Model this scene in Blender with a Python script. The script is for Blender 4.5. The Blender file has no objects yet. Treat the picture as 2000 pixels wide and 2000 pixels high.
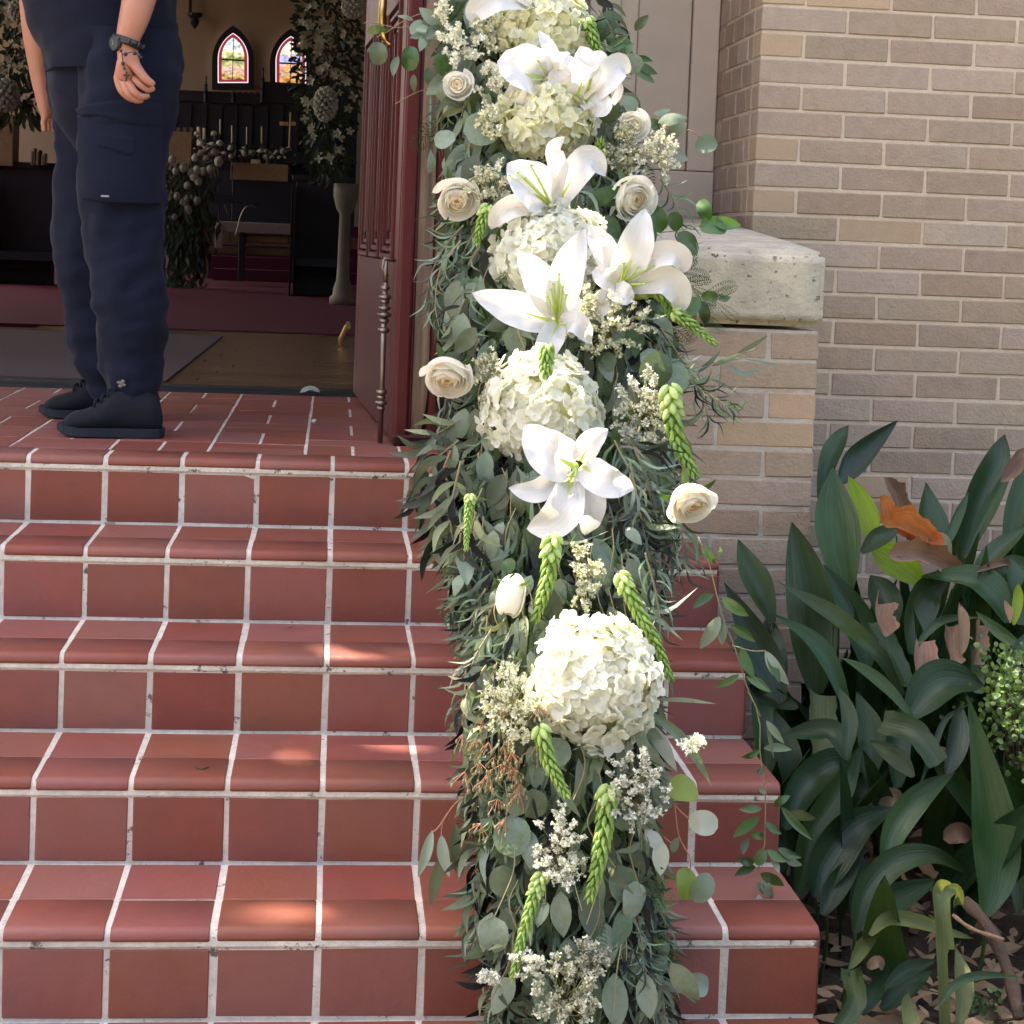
import bpy, math, random
import numpy as np
from mathutils import Vector, Matrix, noise
random.seed(7); rng = np.random.default_rng(7)
scene = bpy.context.scene
COL = scene.collection

# ---------------------------------------------------------------- camera
F_PX, PPX, PPY = 3246.8, 966.3, 617.4
CAM = np.array([-0.0136, -2.9271, 1.3976])
def _rot(p, r, y):
    cx, sx, cy, sy, cz, sz = math.cos(p), math.sin(p), math.cos(r), math.sin(r), math.cos(y), math.sin(y)
    Rx = np.array([[1,0,0],[0,cx,-sx],[0,sx,cx]]); Ry = np.array([[cy,0,sy],[0,1,0],[-sy,0,cy]]); Rz = np.array([[cz,-sz,0],[sz,cz,0],[0,0,1]])
    return Rz @ Rx @ Ry
ROT = _rot(-0.0431, -0.0392, -0.0974)
cd = bpy.data.cameras.new('camera'); cam = bpy.data.objects.new('camera', cd); COL.objects.link(cam)
cd.sensor_width = 36; cd.sensor_fit = 'HORIZONTAL'; cd.lens = F_PX/2000*36
cd.shift_x = (1000-PPX)/2000; cd.shift_y = -(1000-PPY)/2000
cd.clip_start = 0.05; cd.clip_end = 600
mw = Matrix.Identity(4)
for i in range(3):
    mw[i][0] = ROT[i,0]; mw[i][1] = ROT[i,2]; mw[i][2] = -ROT[i,1]; mw[i][3] = CAM[i]
cam.matrix_world = mw
scene.camera = cam
# ---------------------------------------------------------------- sky, sun, exposure
SUN = Vector((-0.45, 0.35, 0.82)).normalized()
w = bpy.data.worlds.new('World'); scene.world = w; w.use_nodes = True
nt = w.node_tree; nt.nodes.clear()
sky = nt.nodes.new('ShaderNodeTexSky'); sky.sky_type = 'NISHITA'; sky.sun_disc = False
sky.sun_elevation = math.asin(SUN.z); sky.sun_rotation = math.atan2(SUN.x, SUN.y)
sky.air_density = .8; sky.dust_density = 4.0; sky.ozone_density = .4
bg = nt.nodes.new('ShaderNodeBackground'); bg.inputs['Strength'].default_value = 0.15
wo = nt.nodes.new('ShaderNodeOutputWorld')
nt.links.new(sky.outputs[0], bg.inputs[0]); nt.links.new(bg.outputs[0], wo.inputs[0])
sl = bpy.data.lights.new('sun', 'SUN'); sl.energy = 3.0; sl.angle = math.radians(0.53); sl.color = (1, .95, .88)
so = bpy.data.objects.new('sun', sl); COL.objects.link(so)
so.rotation_euler = (-SUN).to_track_quat('-Z', 'Y').to_euler()
vs = scene.view_settings; vs.view_transform = 'Standard'; vs.look = 'None'; vs.gamma = 1; vs.use_curve_mapping = False
vs.exposure = 2.98
vs.use_white_balance = True; vs.white_balance_temperature = 7750; vs.white_balance_tint = 12
scene.render.engine = 'CYCLES'
scene.cycles.max_bounces = 7; scene.cycles.diffuse_bounces = 4; scene.cycles.transparent_max_bounces = 8

# ---------------------------------------------------------------- helpers
def ray(x, y): return ROT @ np.array([(x-PPX)/F_PX, 1, -(y-PPY)/F_PX])
def at(x, y, Y):
    d = ray(x, y); return Vector(CAM + d*(Y-CAM[1])/d[1])
def atz(x, y, z):
    d = ray(x, y); return Vector(CAM + d*(z-CAM[2])/d[2])
def pxm(Y): return F_PX/(Y+2.927)

def tag(o, label=None, cat=None, group=None, kind=None):
    if label: o['label'] = label
    if cat: o['category'] = cat
    if group: o['group'] = group
    if kind: o['kind'] = kind
    return o
def empty(name, label=None, cat=None, loc=(0,0,0), group=None, kind=None):
    o = bpy.data.objects.new(name, None); COL.objects.link(o); o.location = loc; o.empty_display_size = .05
    return tag(o, label, cat, group, kind)
def mesh(name, V, F, mat=None, smooth=False, tint=None):
    me = bpy.data.meshes.new(name)
    me.from_pydata([tuple(map(float, v)) for v in V], [], F)
    if mat: me.materials.append(mat)
    if smooth: me.polygons.foreach_set('use_smooth', [True]*len(me.polygons))
    if tint is not None:
        a = me.attributes.new('tint', 'FLOAT', 'POINT'); a.data.foreach_set('value', list(map(float, tint)))
    me.update(); return me
WM = {}
def put(name, me, parent=None, M=None):
    o = bpy.data.objects.new(name, me); COL.objects.link(o)
    if M is None: M = Matrix.Identity(4)
    WM[o.name] = M
    if parent is not None:
        o.parent = parent
        P = WM[parent.name] if parent.name in WM else Matrix.Translation(parent.location)
        o.matrix_basis = P.inverted() @ M
    else: o.matrix_basis = M
    return o
class MB:
    def __init__(s): s.V = []; s.F = []; s.T = []; s.n = 0
    def add(s, V, F, tint=0.):
        n = s.n; s.V.append(np.asarray(V, float)); s.F += [tuple(i+n for i in f) for f in F]
        s.n += len(V); s.T.append(np.full(len(V), tint))
    def box(s, a, b, tint=0.):
        (x0,y0,z0),(x1,y1,z1) = a, b
        V = [(x0,y0,z0),(x1,y0,z0),(x1,y1,z0),(x0,y1,z0),(x0,y0,z1),(x1,y0,z1),(x1,y1,z1),(x0,y1,z1)]
        s.add(V, [(0,3,2,1),(4,5,6,7),(0,1,5,4),(1,2,6,5),(2,3,7,6),(3,0,4,7)], tint)
    def tube(s, P, R, n=8, tint=0., cap=True):
        P = [Vector(p) for p in P]; k = len(P)
        if not hasattr(R, '__len__'): R = [R]*k
        V = []; F = []
        up = Vector((0.13,0.2,1)).normalized()
        prev = None
        for i in range(k):
            t = (P[min(i+1,k-1)]-P[max(i-1,0)]);
            if t.length < 1e-9: t = Vector((0,0,1))
            t.normalize()
            if prev is None:
                a = t.cross(up)
                if a.length < .1: a = t.cross(Vector((1,0,0)))
            else: a = prev - t*prev.dot(t)
            a.normalize(); prev = a; b = t.cross(a)
            for j in range(n):
                c, q = math.cos(2*math.pi*j/n), math.sin(2*math.pi*j/n)
                V.append(P[i]+(a*c+b*q)*R[i])
        for i in range(k-1):
            for j in range(n):
                F.append((i*n+j, i*n+(j+1)%n, (i+1)*n+(j+1)%n, (i+1)*n+j))
        if cap: F += [tuple(range(n))[::-1], tuple(range((k-1)*n, k*n))]
        s.add([tuple(v) for v in V], F, tint)
    def ell(s, c, r, n=10, m=6, tint=0., M=None):
        V = [(0,0,-1)]; F = []
        for i in range(1, m):
            a = -math.pi/2+math.pi*i/m
            for j in range(n): V.append((math.cos(a)*math.cos(2*math.pi*j/n), math.cos(a)*math.sin(2*math.pi*j/n), math.sin(a)))
        V.append((0,0,1)); L = len(V)-1
        for j in range(n): F.append((0, 1+(j+1)%n, 1+j)); F.append((L, L-n+j, L-n+(j+1)%n))
        for i in range(m-2):
            for j in range(n):
                a = 1+i*n; F.append((a+j, a+(j+1)%n, a+n+(j+1)%n, a+n+j))
        V = np.array(V)*np.array(r)
        if M is not None: V = V @ np.array(M.to_3x3()).T
        s.add(V+np.array(c), F, tint)
    def lathe(s, c, prof, n=16, tint=0., axis='z'):
        V = []; F = []
        for (r, z) in prof:
            for j in range(n):
                a = 2*math.pi*j/n; V.append((c[0]+r*math.cos(a), c[1]+r*math.sin(a), c[2]+z))
        for i in range(len(prof)-1):
            for j in range(n): F.append((i*n+j, i*n+(j+1)%n, (i+1)*n+(j+1)%n, (i+1)*n+j))
        F += [tuple(range(n))[::-1], tuple(range((len(prof)-1)*n, len(prof)*n))]
        s.add(V, F, tint)
    def me(s, name, mat=None, smooth=False):
        V = np.concatenate(s.V) if s.V else np.zeros((0,3)); T = np.concatenate(s.T) if s.T else []
        return mesh(name, V, s.F, mat, smooth, T)
    def put(s, name, mat=None, parent=None, smooth=False): return put(name, s.me(name, mat, smooth), parent)
def bevel_box(name, mat, bev, jit=0., seg=1):
    import bmesh
    bm = bmesh.new(); bmesh.ops.create_cube(bm, size=1)
    return bm
def catmull(P, n):
    P = [Vector(p) for p in P]
    if len(P) == 2: return [P[0].lerp(P[1], i/(n-1)) for i in range(n)]
    Q = [P[0]*2-P[1]]+P+[P[-1]*2-P[-2]]; out = []
    for i in range(n):
        u = i/(n-1)*(len(P)-1); k = min(int(u), len(P)-2); t = u-k
        a, b, c, d = Q[k:k+4]
        out.append(.5*((2*b)+(c-a)*t+(2*a-5*b+4*c-d)*t*t+(3*b-a-3*c+d)*t**3))
    return out
VIEW = Vector(ROT[:,1])
def blade(P, w, nrm=None, prof=None, n=10, m=4, cup=.15, wave=0., twist=0., vfold=0., seed=0, wavef=9):
    """curved leaf or petal following points P with full width w; returns verts, faces"""
    C = catmull(P, n); V = []; F = []
    nrm = Vector(nrm) if nrm is not None else -VIEW
    for i, c in enumerate(C):
        u = i/(n-1); t = (C[min(i+1,n-1)]-C[max(i-1,0)]).normalized()
        s = t.cross(nrm)
        if s.length < 1e-4: s = Vector((1,0,0))
        s.normalize(); nn = s.cross(t).normalized()
        if twist:
            R = Matrix.Rotation(twist*u, 3, t); s = R @ s; nn = R @ nn
        hw = .5*w*prof(u)
        for j in range(m+1):
            q = -1+2*j/m
            h = cup*w*(q*q)*(prof(u)) + vfold*w*abs(q)*prof(u)
            if wave: h += wave*w*math.sin(u*wavef+seed+q*1.7)*abs(q)
            V.append(c+s*(hw*q)+nn*h)
    for i in range(n-1):
        for j in range(m):
            a = i*(m+1)+j; F.append((a, a+1, a+m+2, a+m+1))
    return [tuple(v) for v in V], F
p_lance = lambda u: max(.02, math.sin(math.pi*min(1, u**.85))**.85)
p_lily = lambda u: max(.03, (math.sin(math.pi*(.12+.88*u)**.95))**.75)
p_asp = lambda u: max(.015, (math.sin(math.pi*(.06+.94*u)**.92))**.9)
p_rag = lambda u: max(.05, (math.sin(math.pi*(.15+.83*u))**.7)*(1+.13*math.sin(u*23)+.10*math.sin(u*41+1)))
p_oval = lambda u: max(.03, math.sqrt(max(0, 1-(2*u-1)**2)))
p_cut = lambda u: .78+.2*math.sin(u*2)+.05*math.sin(u*31)

# ---------------------------------------------------------------- materials
def mat(name, col, rough=.6, var=.12, hue=.0, ns=20., na=.15, bump=0., bs=60., spec=.4, trans=0., tcol=None, metal=0., spots=None, emis=None, col2=None, ns2=3., na2=.5, sheen=0., coat=0., coords='Object', stretch=None, det=5.):
    m = bpy.data.materials.new(name); m.use_nodes = True; t = m.node_tree; N = t.nodes; L = t.links
    b = N['Principled BSDF']; out = N['Material Output']
    tc = N.new('ShaderNodeTexCoord'); src = tc.outputs[coords]
    if coords == 'World':
        pass
    mp = N.new('ShaderNodeMapping'); L.new(src, mp.inputs[0])
    if stretch: mp.inputs['Scale'].default_value = stretch
    oi = N.new('ShaderNodeObjectInfo'); at_ = N.new('ShaderNodeAttribute'); at_.attribute_name = 'tint'
    # offset noise per object
    ad = N.new('ShaderNodeVectorMath'); ad.operation = 'MULTIPLY_ADD'
    cb = N.new('ShaderNodeCombineXYZ'); L.new(oi.outputs['Random'], cb.inputs[0]); L.new(oi.outputs['Random'], cb.inputs[1])
    L.new(cb.outputs[0], ad.inputs[0]); ad.inputs[1].default_value = (37, 53, 11); L.new(mp.outputs[0], ad.inputs[2])
    vec = ad.outputs[0]
    def math_(op, a, b_=None, c=None):
        n = N.new('ShaderNodeMath'); n.operation = op
        for i, v in enumerate((a, b_, c)):
            if v is None: continue
            if isinstance(v, (int, float)): n.inputs[i].default_value = v
            else: L.new(v, n.inputs[i])
        return n.outputs[0]
    def noise_(sc, det_=det, ro=.6):
        n = N.new('ShaderNodeTexNoise'); n.inputs['Scale'].default_value = sc; n.inputs['Detail'].default_value = det_; n.inputs['Roughness'].default_value = ro
        L.new(vec, n.inputs['Vector']); return n.outputs[0]
    n1 = noise_(ns)
    r = math_('ADD', math_('SUBTRACT', oi.outputs['Random'], .5), at_.outputs['Fac'])
    val = math_('ADD', math_('MULTIPLY', r, var*2), math_('MULTIPLY', math_('SUBTRACT', n1, .5), na*2.5))
    val = math_('ADD', val, 1.0)
    base = N.new('ShaderNodeRGB'); base.outputs[0].default_value = (*col, 1); c = base.outputs[0]
    if col2 is not None:
        mx = N.new('ShaderNodeMix'); mx.data_type = 'RGBA'
        n2 = noise_(ns2, 3)
        mr = N.new('ShaderNodeMapRange'); mr.inputs[1].default_value = .5-na2*.3; mr.inputs[2].default_value = .5+na2*.3
        rr = math_('ADD', n2, math_('MULTIPLY', math_('SUBTRACT', oi.outputs['Random'], .5), .35))
        L.new(rr, mr.inputs[0]); L.new(mr.outputs[0], mx.inputs[0]); L.new(c, mx.inputs[6]); mx.inputs[7].default_value = (*col2, 1); c = mx.outputs[2]
    hs = N.new('ShaderNodeHueSaturation'); L.new(c, hs.inputs['Color']); L.new(val, hs.inputs['Value'])
    if hue:
        rv = math_('FRACT', math_('MULTIPLY', oi.outputs['Random'], 7.31))
        L.new(math_('ADD', math_('MULTIPLY', math_('SUBTRACT', rv, .5), hue), .5), hs.inputs['Hue'])
    c = hs.outputs[0]
    if spots:
        sc_, th, scol = spots
        v = N.new('ShaderNodeTexNoise'); v.inputs['Scale'].default_value = sc_; v.inputs['Detail'].default_value = 4; v.inputs['Roughness'].default_value = .7; L.new(vec, v.inputs['Vector'])
        mr = N.new('ShaderNodeMapRange'); mr.inputs[1].default_value = th; mr.inputs[2].default_value = th+.06; L.new(v.outputs[0], mr.inputs[0])
        mx = N.new('ShaderNodeMix'); mx.data_type = 'RGBA'; L.new(mr.outputs[0], mx.inputs[0]); L.new(c, mx.inputs[6]); mx.inputs[7].default_value = (*scol, 1); c = mx.outputs[2]
    L.new(c, b.inputs['Base Color'])
    b.inputs['Roughness'].default_value = rough; b.inputs['Specular IOR Level'].default_value = spec; b.inputs['Metallic'].default_value = metal
    if sheen: b.inputs['Sheen Weight'].default_value = sheen
    if coat: b.inputs['Coat Weight'].default_value = coat; b.inputs['Coat Roughness'].default_value = .15
    if bump:
        bn = N.new('ShaderNodeBump'); bn.inputs['Strength'].default_value = 1; bn.inputs['Distance'].default_value = bump
        L.new(noise_(bs, 6, .65), bn.inputs['Height']); L.new(bn.outputs[0], b.inputs['Normal'])
        if trans: pass
    if emis:
        b.inputs['Emission Color'].default_value = (*emis[0], 1); b.inputs['Emission Strength'].default_value = emis[1]
    if trans:
        tr = N.new('ShaderNodeBsdfTranslucent'); ms = N.new('ShaderNodeMixShader'); ms.inputs[0].default_value = trans
        g = N.new('ShaderNodeMix'); g.data_type = 'RGBA'; g.blend_type = 'MULTIPLY'; g.inputs[0].default_value = 1
        L.new(c, g.inputs[6]); g.inputs[7].default_value = (*(tcol or (1.2,1.3,.7)), 1)
        L.new(g.outputs[2], tr.inputs[0]); L.new(b.outputs[0], ms.inputs[1]); L.new(tr.outputs[0], ms.inputs[2]); L.new(ms.outputs[0], out.inputs[0])
    return m
def add_stripes(m, scale=90, amt=.25, axis=0):
    """fine lengthwise veins using UV x"""
    t = m.node_tree; N = t.nodes; L = t.links; b = N['Principled BSDF']
    uv = N.new('ShaderNodeTexCoord'); sp = N.new('ShaderNodeSeparateXYZ'); L.new(uv.outputs['UV'], sp.inputs[0])
    cb = N.new('ShaderNodeCombineXYZ'); 
    m1 = N.new('ShaderNodeMath'); m1.operation = 'MULTIPLY'; m1.inputs[1].default_value = scale; L.new(sp.outputs[0], m1.inputs[0])
    L.new(m1.outputs[0], cb.inputs[0]); 
    n = N.new('ShaderNodeTexNoise'); n.inputs['Scale'].default_value = 1; n.inputs['Detail'].default_value = 3
    L.new(sp.outputs[1], cb.inputs[1]); L.new(cb.outputs[0], n.inputs['Vector'])
    hs = [x for x in N if x.type == 'HUE_SAT'][0]
    old = hs.inputs['Value'].links[0].from_socket
    a = N.new('ShaderNodeMath'); a.operation = 'MULTIPLY_ADD'; a.inputs[1].default_value = amt*2; L.new(n.outputs[0], a.inputs[0])
    s = N.new('ShaderNodeMath'); s.operation = 'SUBTRACT'; s.inputs[1].default_value = amt; L.new(old, s.inputs[0]); L.new(s.outputs[0], a.inputs[2])
    L.new(a.outputs[0], hs.inputs['Value'])
    bp = N.new('ShaderNodeBump'); bp.inputs['Distance'].default_value = .0015; L.new(n.outputs[0], bp.inputs['Height']); L.new(bp.outputs[0], b.inputs['Normal'])

M = {}
M['tile'] = mat('terracotta_tile', (.225,.056,.033), .6, .16, .014, 14, .13, .0012, 60, .45, col2=(.19,.066,.056), ns2=4, na2=.7, spots=(30,.69,(.13,.055,.045)))
M['mortar'] = mat('tile_mortar', (.66,.60,.52), .9, 0, 0, 60, .25, .003, 120, .2, col2=(.50,.45,.40), ns2=7, na2=.5, spots=(30,.60,(.13,.11,.10)))
M['brick'] = mat('tan_brick', (.405,.285,.200), .88, .15, .015, 30, .16, .0045, 110, .2, col2=(.37,.28,.225), ns2=2.5, na2=.9, spots=(90,.66,(.16,.115,.09)))
M['brick2'] = mat('yellow_brick', (.44,.305,.20), .85, .08, .01, 25, .10, .0025, 160, .25, spots=(120,.72,(.18,.12,.09)))
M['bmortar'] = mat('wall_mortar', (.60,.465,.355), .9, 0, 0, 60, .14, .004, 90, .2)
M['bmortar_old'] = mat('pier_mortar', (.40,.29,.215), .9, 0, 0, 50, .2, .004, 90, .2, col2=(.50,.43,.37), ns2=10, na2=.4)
M['stone'] = mat('limestone', (.56,.475,.355), .85, .04, 0, 14, .22, .006, 45, .3, col2=(.42,.37,.29), ns2=9, na2=.5, spots=(42,.61,(.13,.11,.095)))
M['jamb'] = mat('jamb_stone', (.52,.42,.335), .85, .05, 0, 10, .08, .002, 50, .3, spots=(30,.73,(.15,.11,.10)))
M['soil'] = mat('soil', (.028,.020,.016), .95, 0, 0, 30, .4, .02, 30, .2, col2=(.05,.036,.027), ns2=6)
M['concrete'] = mat('path_concrete', (.42,.37,.31), .9, 0, 0, 3, .1, .004, 30, .2)
M['grass'] = mat('lawn', (.07,.11,.03), .9, 0, 0, 3, .2, .01, 30, .2)
M['door'] = mat('mahogany_door', (.075,.013,.013), .42, .08, 0, 8, .28, .001, 40, .22, stretch=(6,6,.6))
M['door_dk'] = mat('door_panel', (.040,.009,.009), .35, .05, 0, 8, .2, .001, 40, .22, stretch=(6,6,.6))
M['rawwood'] = mat('weathered_wood', (.24,.165,.115), .85, 0, 0, 12, .35, .003, 25, .2, stretch=(8,8,.5), col2=(.10,.065,.05), ns2=5)
M['brass'] = mat('brass', (.60,.38,.14), .3, 0, 0, 20, .1, 0, 10, .5, metal=1)
M['oldmetal'] = mat('aged_bronze', (.23,.18,.15), .4, 0, 0, 20, .3, .0005, 60, .5, metal=.9)
M['iron'] = mat('black_iron', (.015,.015,.017), .45, 0, 0, 20, .1, 0, 10, .5)
M['darkgrey'] = mat('shaded_grey', (.055,.05,.058), .7, 0, 0, 10, .1, .001, 30, .3)
M['metalstrip'] = mat('threshold_metal', (.055,.055,.058), .45, 0, 0, 30, .25, .001, 40, .5, metal=.6)
M['navy'] = mat('navy_cloth', (.0074,.0090,.0215), .9, .0, 0, 260, .45, .0008, 700, .12, sheen=.05)
M['navy2'] = mat('navy_shirt', (.0068,.0080,.0190), .9, .0, 0, 260, .3, .0006, 700, .12, sheen=.05)
M['shoe'] = mat('black_suede', (.0045,.0055,.0105), .85, 0, 0, 60, .3, .001, 200, .3)
M['sole'] = mat('shoe_sole', (.0085,.012,.020), .7, 0, 0, 60, .2, .0005, 100, .4)
M['skin'] = mat('skin', (.38,.175,.11), .5, 0, 0, 14, .10, .0006, 90, .4, col2=(.43,.18,.12), ns2=7)
M['black'] = mat('black_plastic', (.015,.016,.018), .35, 0, 0, 20, .1, 0, 10, .5)
M['glassw'] = mat('watch_dial', (.05,.06,.07), .1, 0, 0, 20, .1, 0, 10, .6)
M['white'] = mat('white_print', (.22,.23,.25), .6, 0, 0, 20, .1, 0, 10, .5)
# petals and leaves
M['hyd'] = mat('hydrangea_petal', (.76,.77,.68), .55, .05, .01, 40, .04, .0005, 150, .3, trans=.48, tcol=(1.08,1.08,.9), col2=(.82,.81,.76), ns2=1.2)
M['hyd2'] = mat('cream_hydrangea_petal', (.78,.77,.60), .55, .05, .01, 40, .04, .0005, 150, .3, trans=.48, tcol=(1.08,1.08,.8), col2=(.82,.81,.66), ns2=1.2)
M['hydc'] = mat('hydrangea_heart', (.50,.50,.28), .8, .05, 0, 40, .2, .001, 60, .3)
M['lily'] = mat('lily_petal', (.66,.665,.69), .42, .03, 0, 30, .03, .0008, 60, .4, trans=.3, tcol=(1.05,1.03,.98), col2=(.67,.645,.61), ns2=8)
M['lilyc'] = mat('lily_throat', (.50,.60,.18), .5, .03, 0, 30, .1, 0, 60, .4, trans=.3)
M['rose'] = mat('rose_petal', (.84,.83,.79), .5, .03, 0, 30, .03, .0005, 60, .35, trans=.55, tcol=(1.1,1.05,.93))
M['rosein'] = mat('rose_heart_petal', (.86,.81,.71), .5, .03, 0, 30, .03, .0005, 60, .35, trans=.6, tcol=(1.2,1.08,.88))
M['bud'] = mat('green_bud', (.19,.34,.06), .45, .16, .03, 30, .10, .0005, 60, .4, trans=.25, col2=(.29,.42,.11), ns2=2)
M['budw'] = mat('pale_bud', (.42,.54,.20), .45, .10, .02, 30, .05, 0, 60, .4, trans=.3)
M['euc'] = mat('eucalyptus_leaf', (.135,.178,.095), .56, .38, .10, 25, .12, .0006, 60, .35, trans=.22, col2=(.17,.22,.17), ns2=6)
M['eucd'] = mat('willow_eucalyptus', (.105,.143,.078), .56, .5, .10, 25, .15, .0006, 60, .35, trans=.2, col2=(.12,.155,.125), ns2=5)
M['green'] = mat('glossy_green_leaf', (.036,.075,.018), .36, .25, .04, 25, .12, .0006, 60, .5, trans=.22, col2=(.06,.12,.03), ns2=6)
M['fern'] = mat('cedar_frond', (.040,.078,.020), .6, .25, 0, 25, .12, 0, 60, .35, trans=.2, tcol=(1.3,1.5,.5))
M['lime'] = mat('sunlit_lime_leaf', (.22,.31,.06), .5, .12, .03, 25, .08, .0006, 60, .4, trans=.4)  # sunlit, translucent look of these leaves put into the colour
M['pale'] = mat('pale_leaf', (.38,.41,.34), .5, .1, .0, 25, .08, .0006, 60, .4, trans=.2)
M['stem'] = mat('stem', (.22,.20,.10), .6, .3, .05, 30, .1, 0, 60, .3)
M['redstem'] = mat('red_stem', (.34,.15,.09), .6, .2, .03, 30, .1, 0, 60, .3)
M['statice'] = mat('statice_blossom', (.58,.57,.46), .7, .28, .0, 90, .15, 0, 60, .3, trans=.2)
M['staticew'] = mat('statice_white', (.74,.73,.66), .7, .22, .0, 90, .12, 0, 60, .3, trans=.2)
M['core'] = mat('gap_dark_core', (.018,.028,.014), .95, 0, 0, 30, .4, .01, 40, .2)
M['asp'] = mat('aspidistra_leaf', (.014,.040,.0165), .30, .45, .05, 18, .12, 0, 60, .35, trans=.14, tcol=(1.6,1.9,.5), col2=(.017,.040,.012), ns2=3)
M['aspl'] = mat('aspidistra_light', (.038,.078,.022), .30, .2, .03, 18, .14, 0, 60, .35, trans=.2, tcol=(1.5,1.7,.5), col2=(.030,.060,.028), ns2=3)
M['asplime'] = mat('aspidistra_lime_glow', (.25,.38,.03), .4, .1, .02, 10, .2, 0, 60, .4, trans=.5, tcol=(1.3,1.4,.3))  # glow of backlit leaves put into the lime base colour
M['aspy'] = mat('aspidistra_yellowing', (.11,.135,.045), .45, .15, .02, 14, .2, 0, 60, .4, trans=.3, spots=(30,.66,(.22,.11,.04)))
M['dead'] = mat('dead_leaf', (.24,.155,.10), .75, .2, .03, 14, .25, .002, 60, .3, trans=.2, tcol=(1.2,.9,.6), spots=(25,.66,(.10,.06,.04)))
M['orange'] = mat('orange_dead_leaf', (.42,.15,.05), .7, .1, .03, 30, .4, .002, 60, .3, trans=.4, tcol=(1.3,.8,.4))
M['box'] = mat('boxwood_leaf', (.06,.11,.03), .45, .3, .04, 25, .1, 0, 60, .4, trans=.25)
M['bark'] = mat('bark', (.07,.045,.033), .9, .1, 0, 15, .4, .01, 30, .2)
M['treeleaf'] = mat('shade_tree_leaf', (.05,.09,.03), .5, .25, .03, 25, .1, 0, 60, .4, trans=.2)
for k in ('asp','aspl','aspy','asplime'): add_stripes(M[k], 30, .62)
for k in ('dead','orange'): add_stripes(M[k], 24, .5)
add_stripes(M['lily'], 22, .09)
# interior
M['iwall'] = mat('plaster_wall', (.40,.31,.215), .9, 0, 0, 4, .06)
M['idark'] = mat('dark_oak', (.014,.012,.021), .55, .1, 0, 10, .3, .002, 40, .4)
M['ired'] = mat('red_carpet', (.075,.014,.027), .95, 0, 0, 200, .3, .002, 300, .1)
M['imat'] = mat('grey_brown_mat', (.085,.062,.062), .95, 0, 0, 250, .4, .003, 300, .1)
M['ifloor'] = mat('wood_floor', (.11,.062,.034), .25, .22, .02, 12, .25, .001, 30, .5, stretch=(1,12,1))
M['itan'] = mat('tan_cloth', (.30,.185,.105), .9, .1, 0, 20, .3)
M['ipink'] = mat('pink_cloth', (.27,.19,.17), .9, .1, 0, 20, .2)
M['iwhite'] = mat('candle_wax', (.62,.52,.36), .6, 0, 0, 20, .1)
M['iflower'] = mat('arrangement_blossom', (.46,.44,.36), .7, .25, 0, 20, .15, trans=.2)
M['ileaf'] = mat('arrangement_leaf', (.03,.045,.025), .6, .3, 0, 20, .2, trans=.1)
M['istone'] = mat('cream_column', (.17,.14,.10), .7, 0, 0, 10, .1)
# ---------------------------------------------------------------- masonry pieces
def cbox(sx, sy, sz, c, jit=0., seed=0):
    """chamfered box centred at the origin, optionally a little irregular"""
    r = random.Random(seed); hs = (sx/2, sy/2, sz/2); V = []; idx = {}
    for ix in (-1,1):
        for iy in (-1,1):
            for iz in (-1,1):
                s = (ix,iy,iz); J = [r.uniform(-jit,jit) for _ in range(3)]
                for ax in range(3):
                    p = [s[k]*(hs[k]-(0 if k == ax else c))+J[k] for k in range(3)]
                    idx[(s,ax)] = len(V); V.append(p)
    F = []
    for ax in range(3):
        a, b = [(1,2),(2,0),(0,1)][ax]
        for s in (-1,1):
            q = []
            for (u,v) in ((-1,-1),(1,-1),(1,1),(-1,1)):
                t = [0,0,0]; t[ax] = s; t[a] = u; t[b] = v; q.append(idx[(tuple(t),ax)])
            F.append(tuple(q if s > 0 else q[::-1]))
        for u in (-1,1):
            for v in (-1,1):
                t0 = [0,0,0]; t0[a] = u; t0[b] = v; t1 = list(t0); t0[ax] = -1; t1[ax] = 1
                q = [idx[(tuple(t0),a)], idx[(tuple(t1),a)], idx[(tuple(t1),b)], idx[(tuple(t0),b)]]
                F.append(tuple(q if u*v < 0 else q[::-1]))
    for s in [(i,j,k) for i in (-1,1) for j in (-1,1) for k in (-1,1)]:
        q = [idx[(s,0)], idx[(s,1)], idx[(s,2)]]; F.append(tuple(q if s[0]*s[1]*s[2] > 0 else q[::-1]))
    return V, F
_pc = {}
def piece(name, a, b, m, parent, c=.0025, jit=.0012, label=None, key=None):
    """a tile, brick or stone filling the box a..b; alike pieces share mesh data"""
    s = [round(b[i]-a[i], 3) for i in range(3)]; v = random.randrange(4)
    k = (name, tuple(s), v, m.name, c)
    if k not in _pc:
        V, F = cbox(*s, c, jit, hash((tuple(s), v)) & 0xffff); _pc[k] = mesh(name, V, F, m)
    o = put(name, _pc[k], parent, Matrix.Translation([(a[i]+b[i])/2 for i in range(3)]))
    if label: o['label'] = label
    return o

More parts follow.
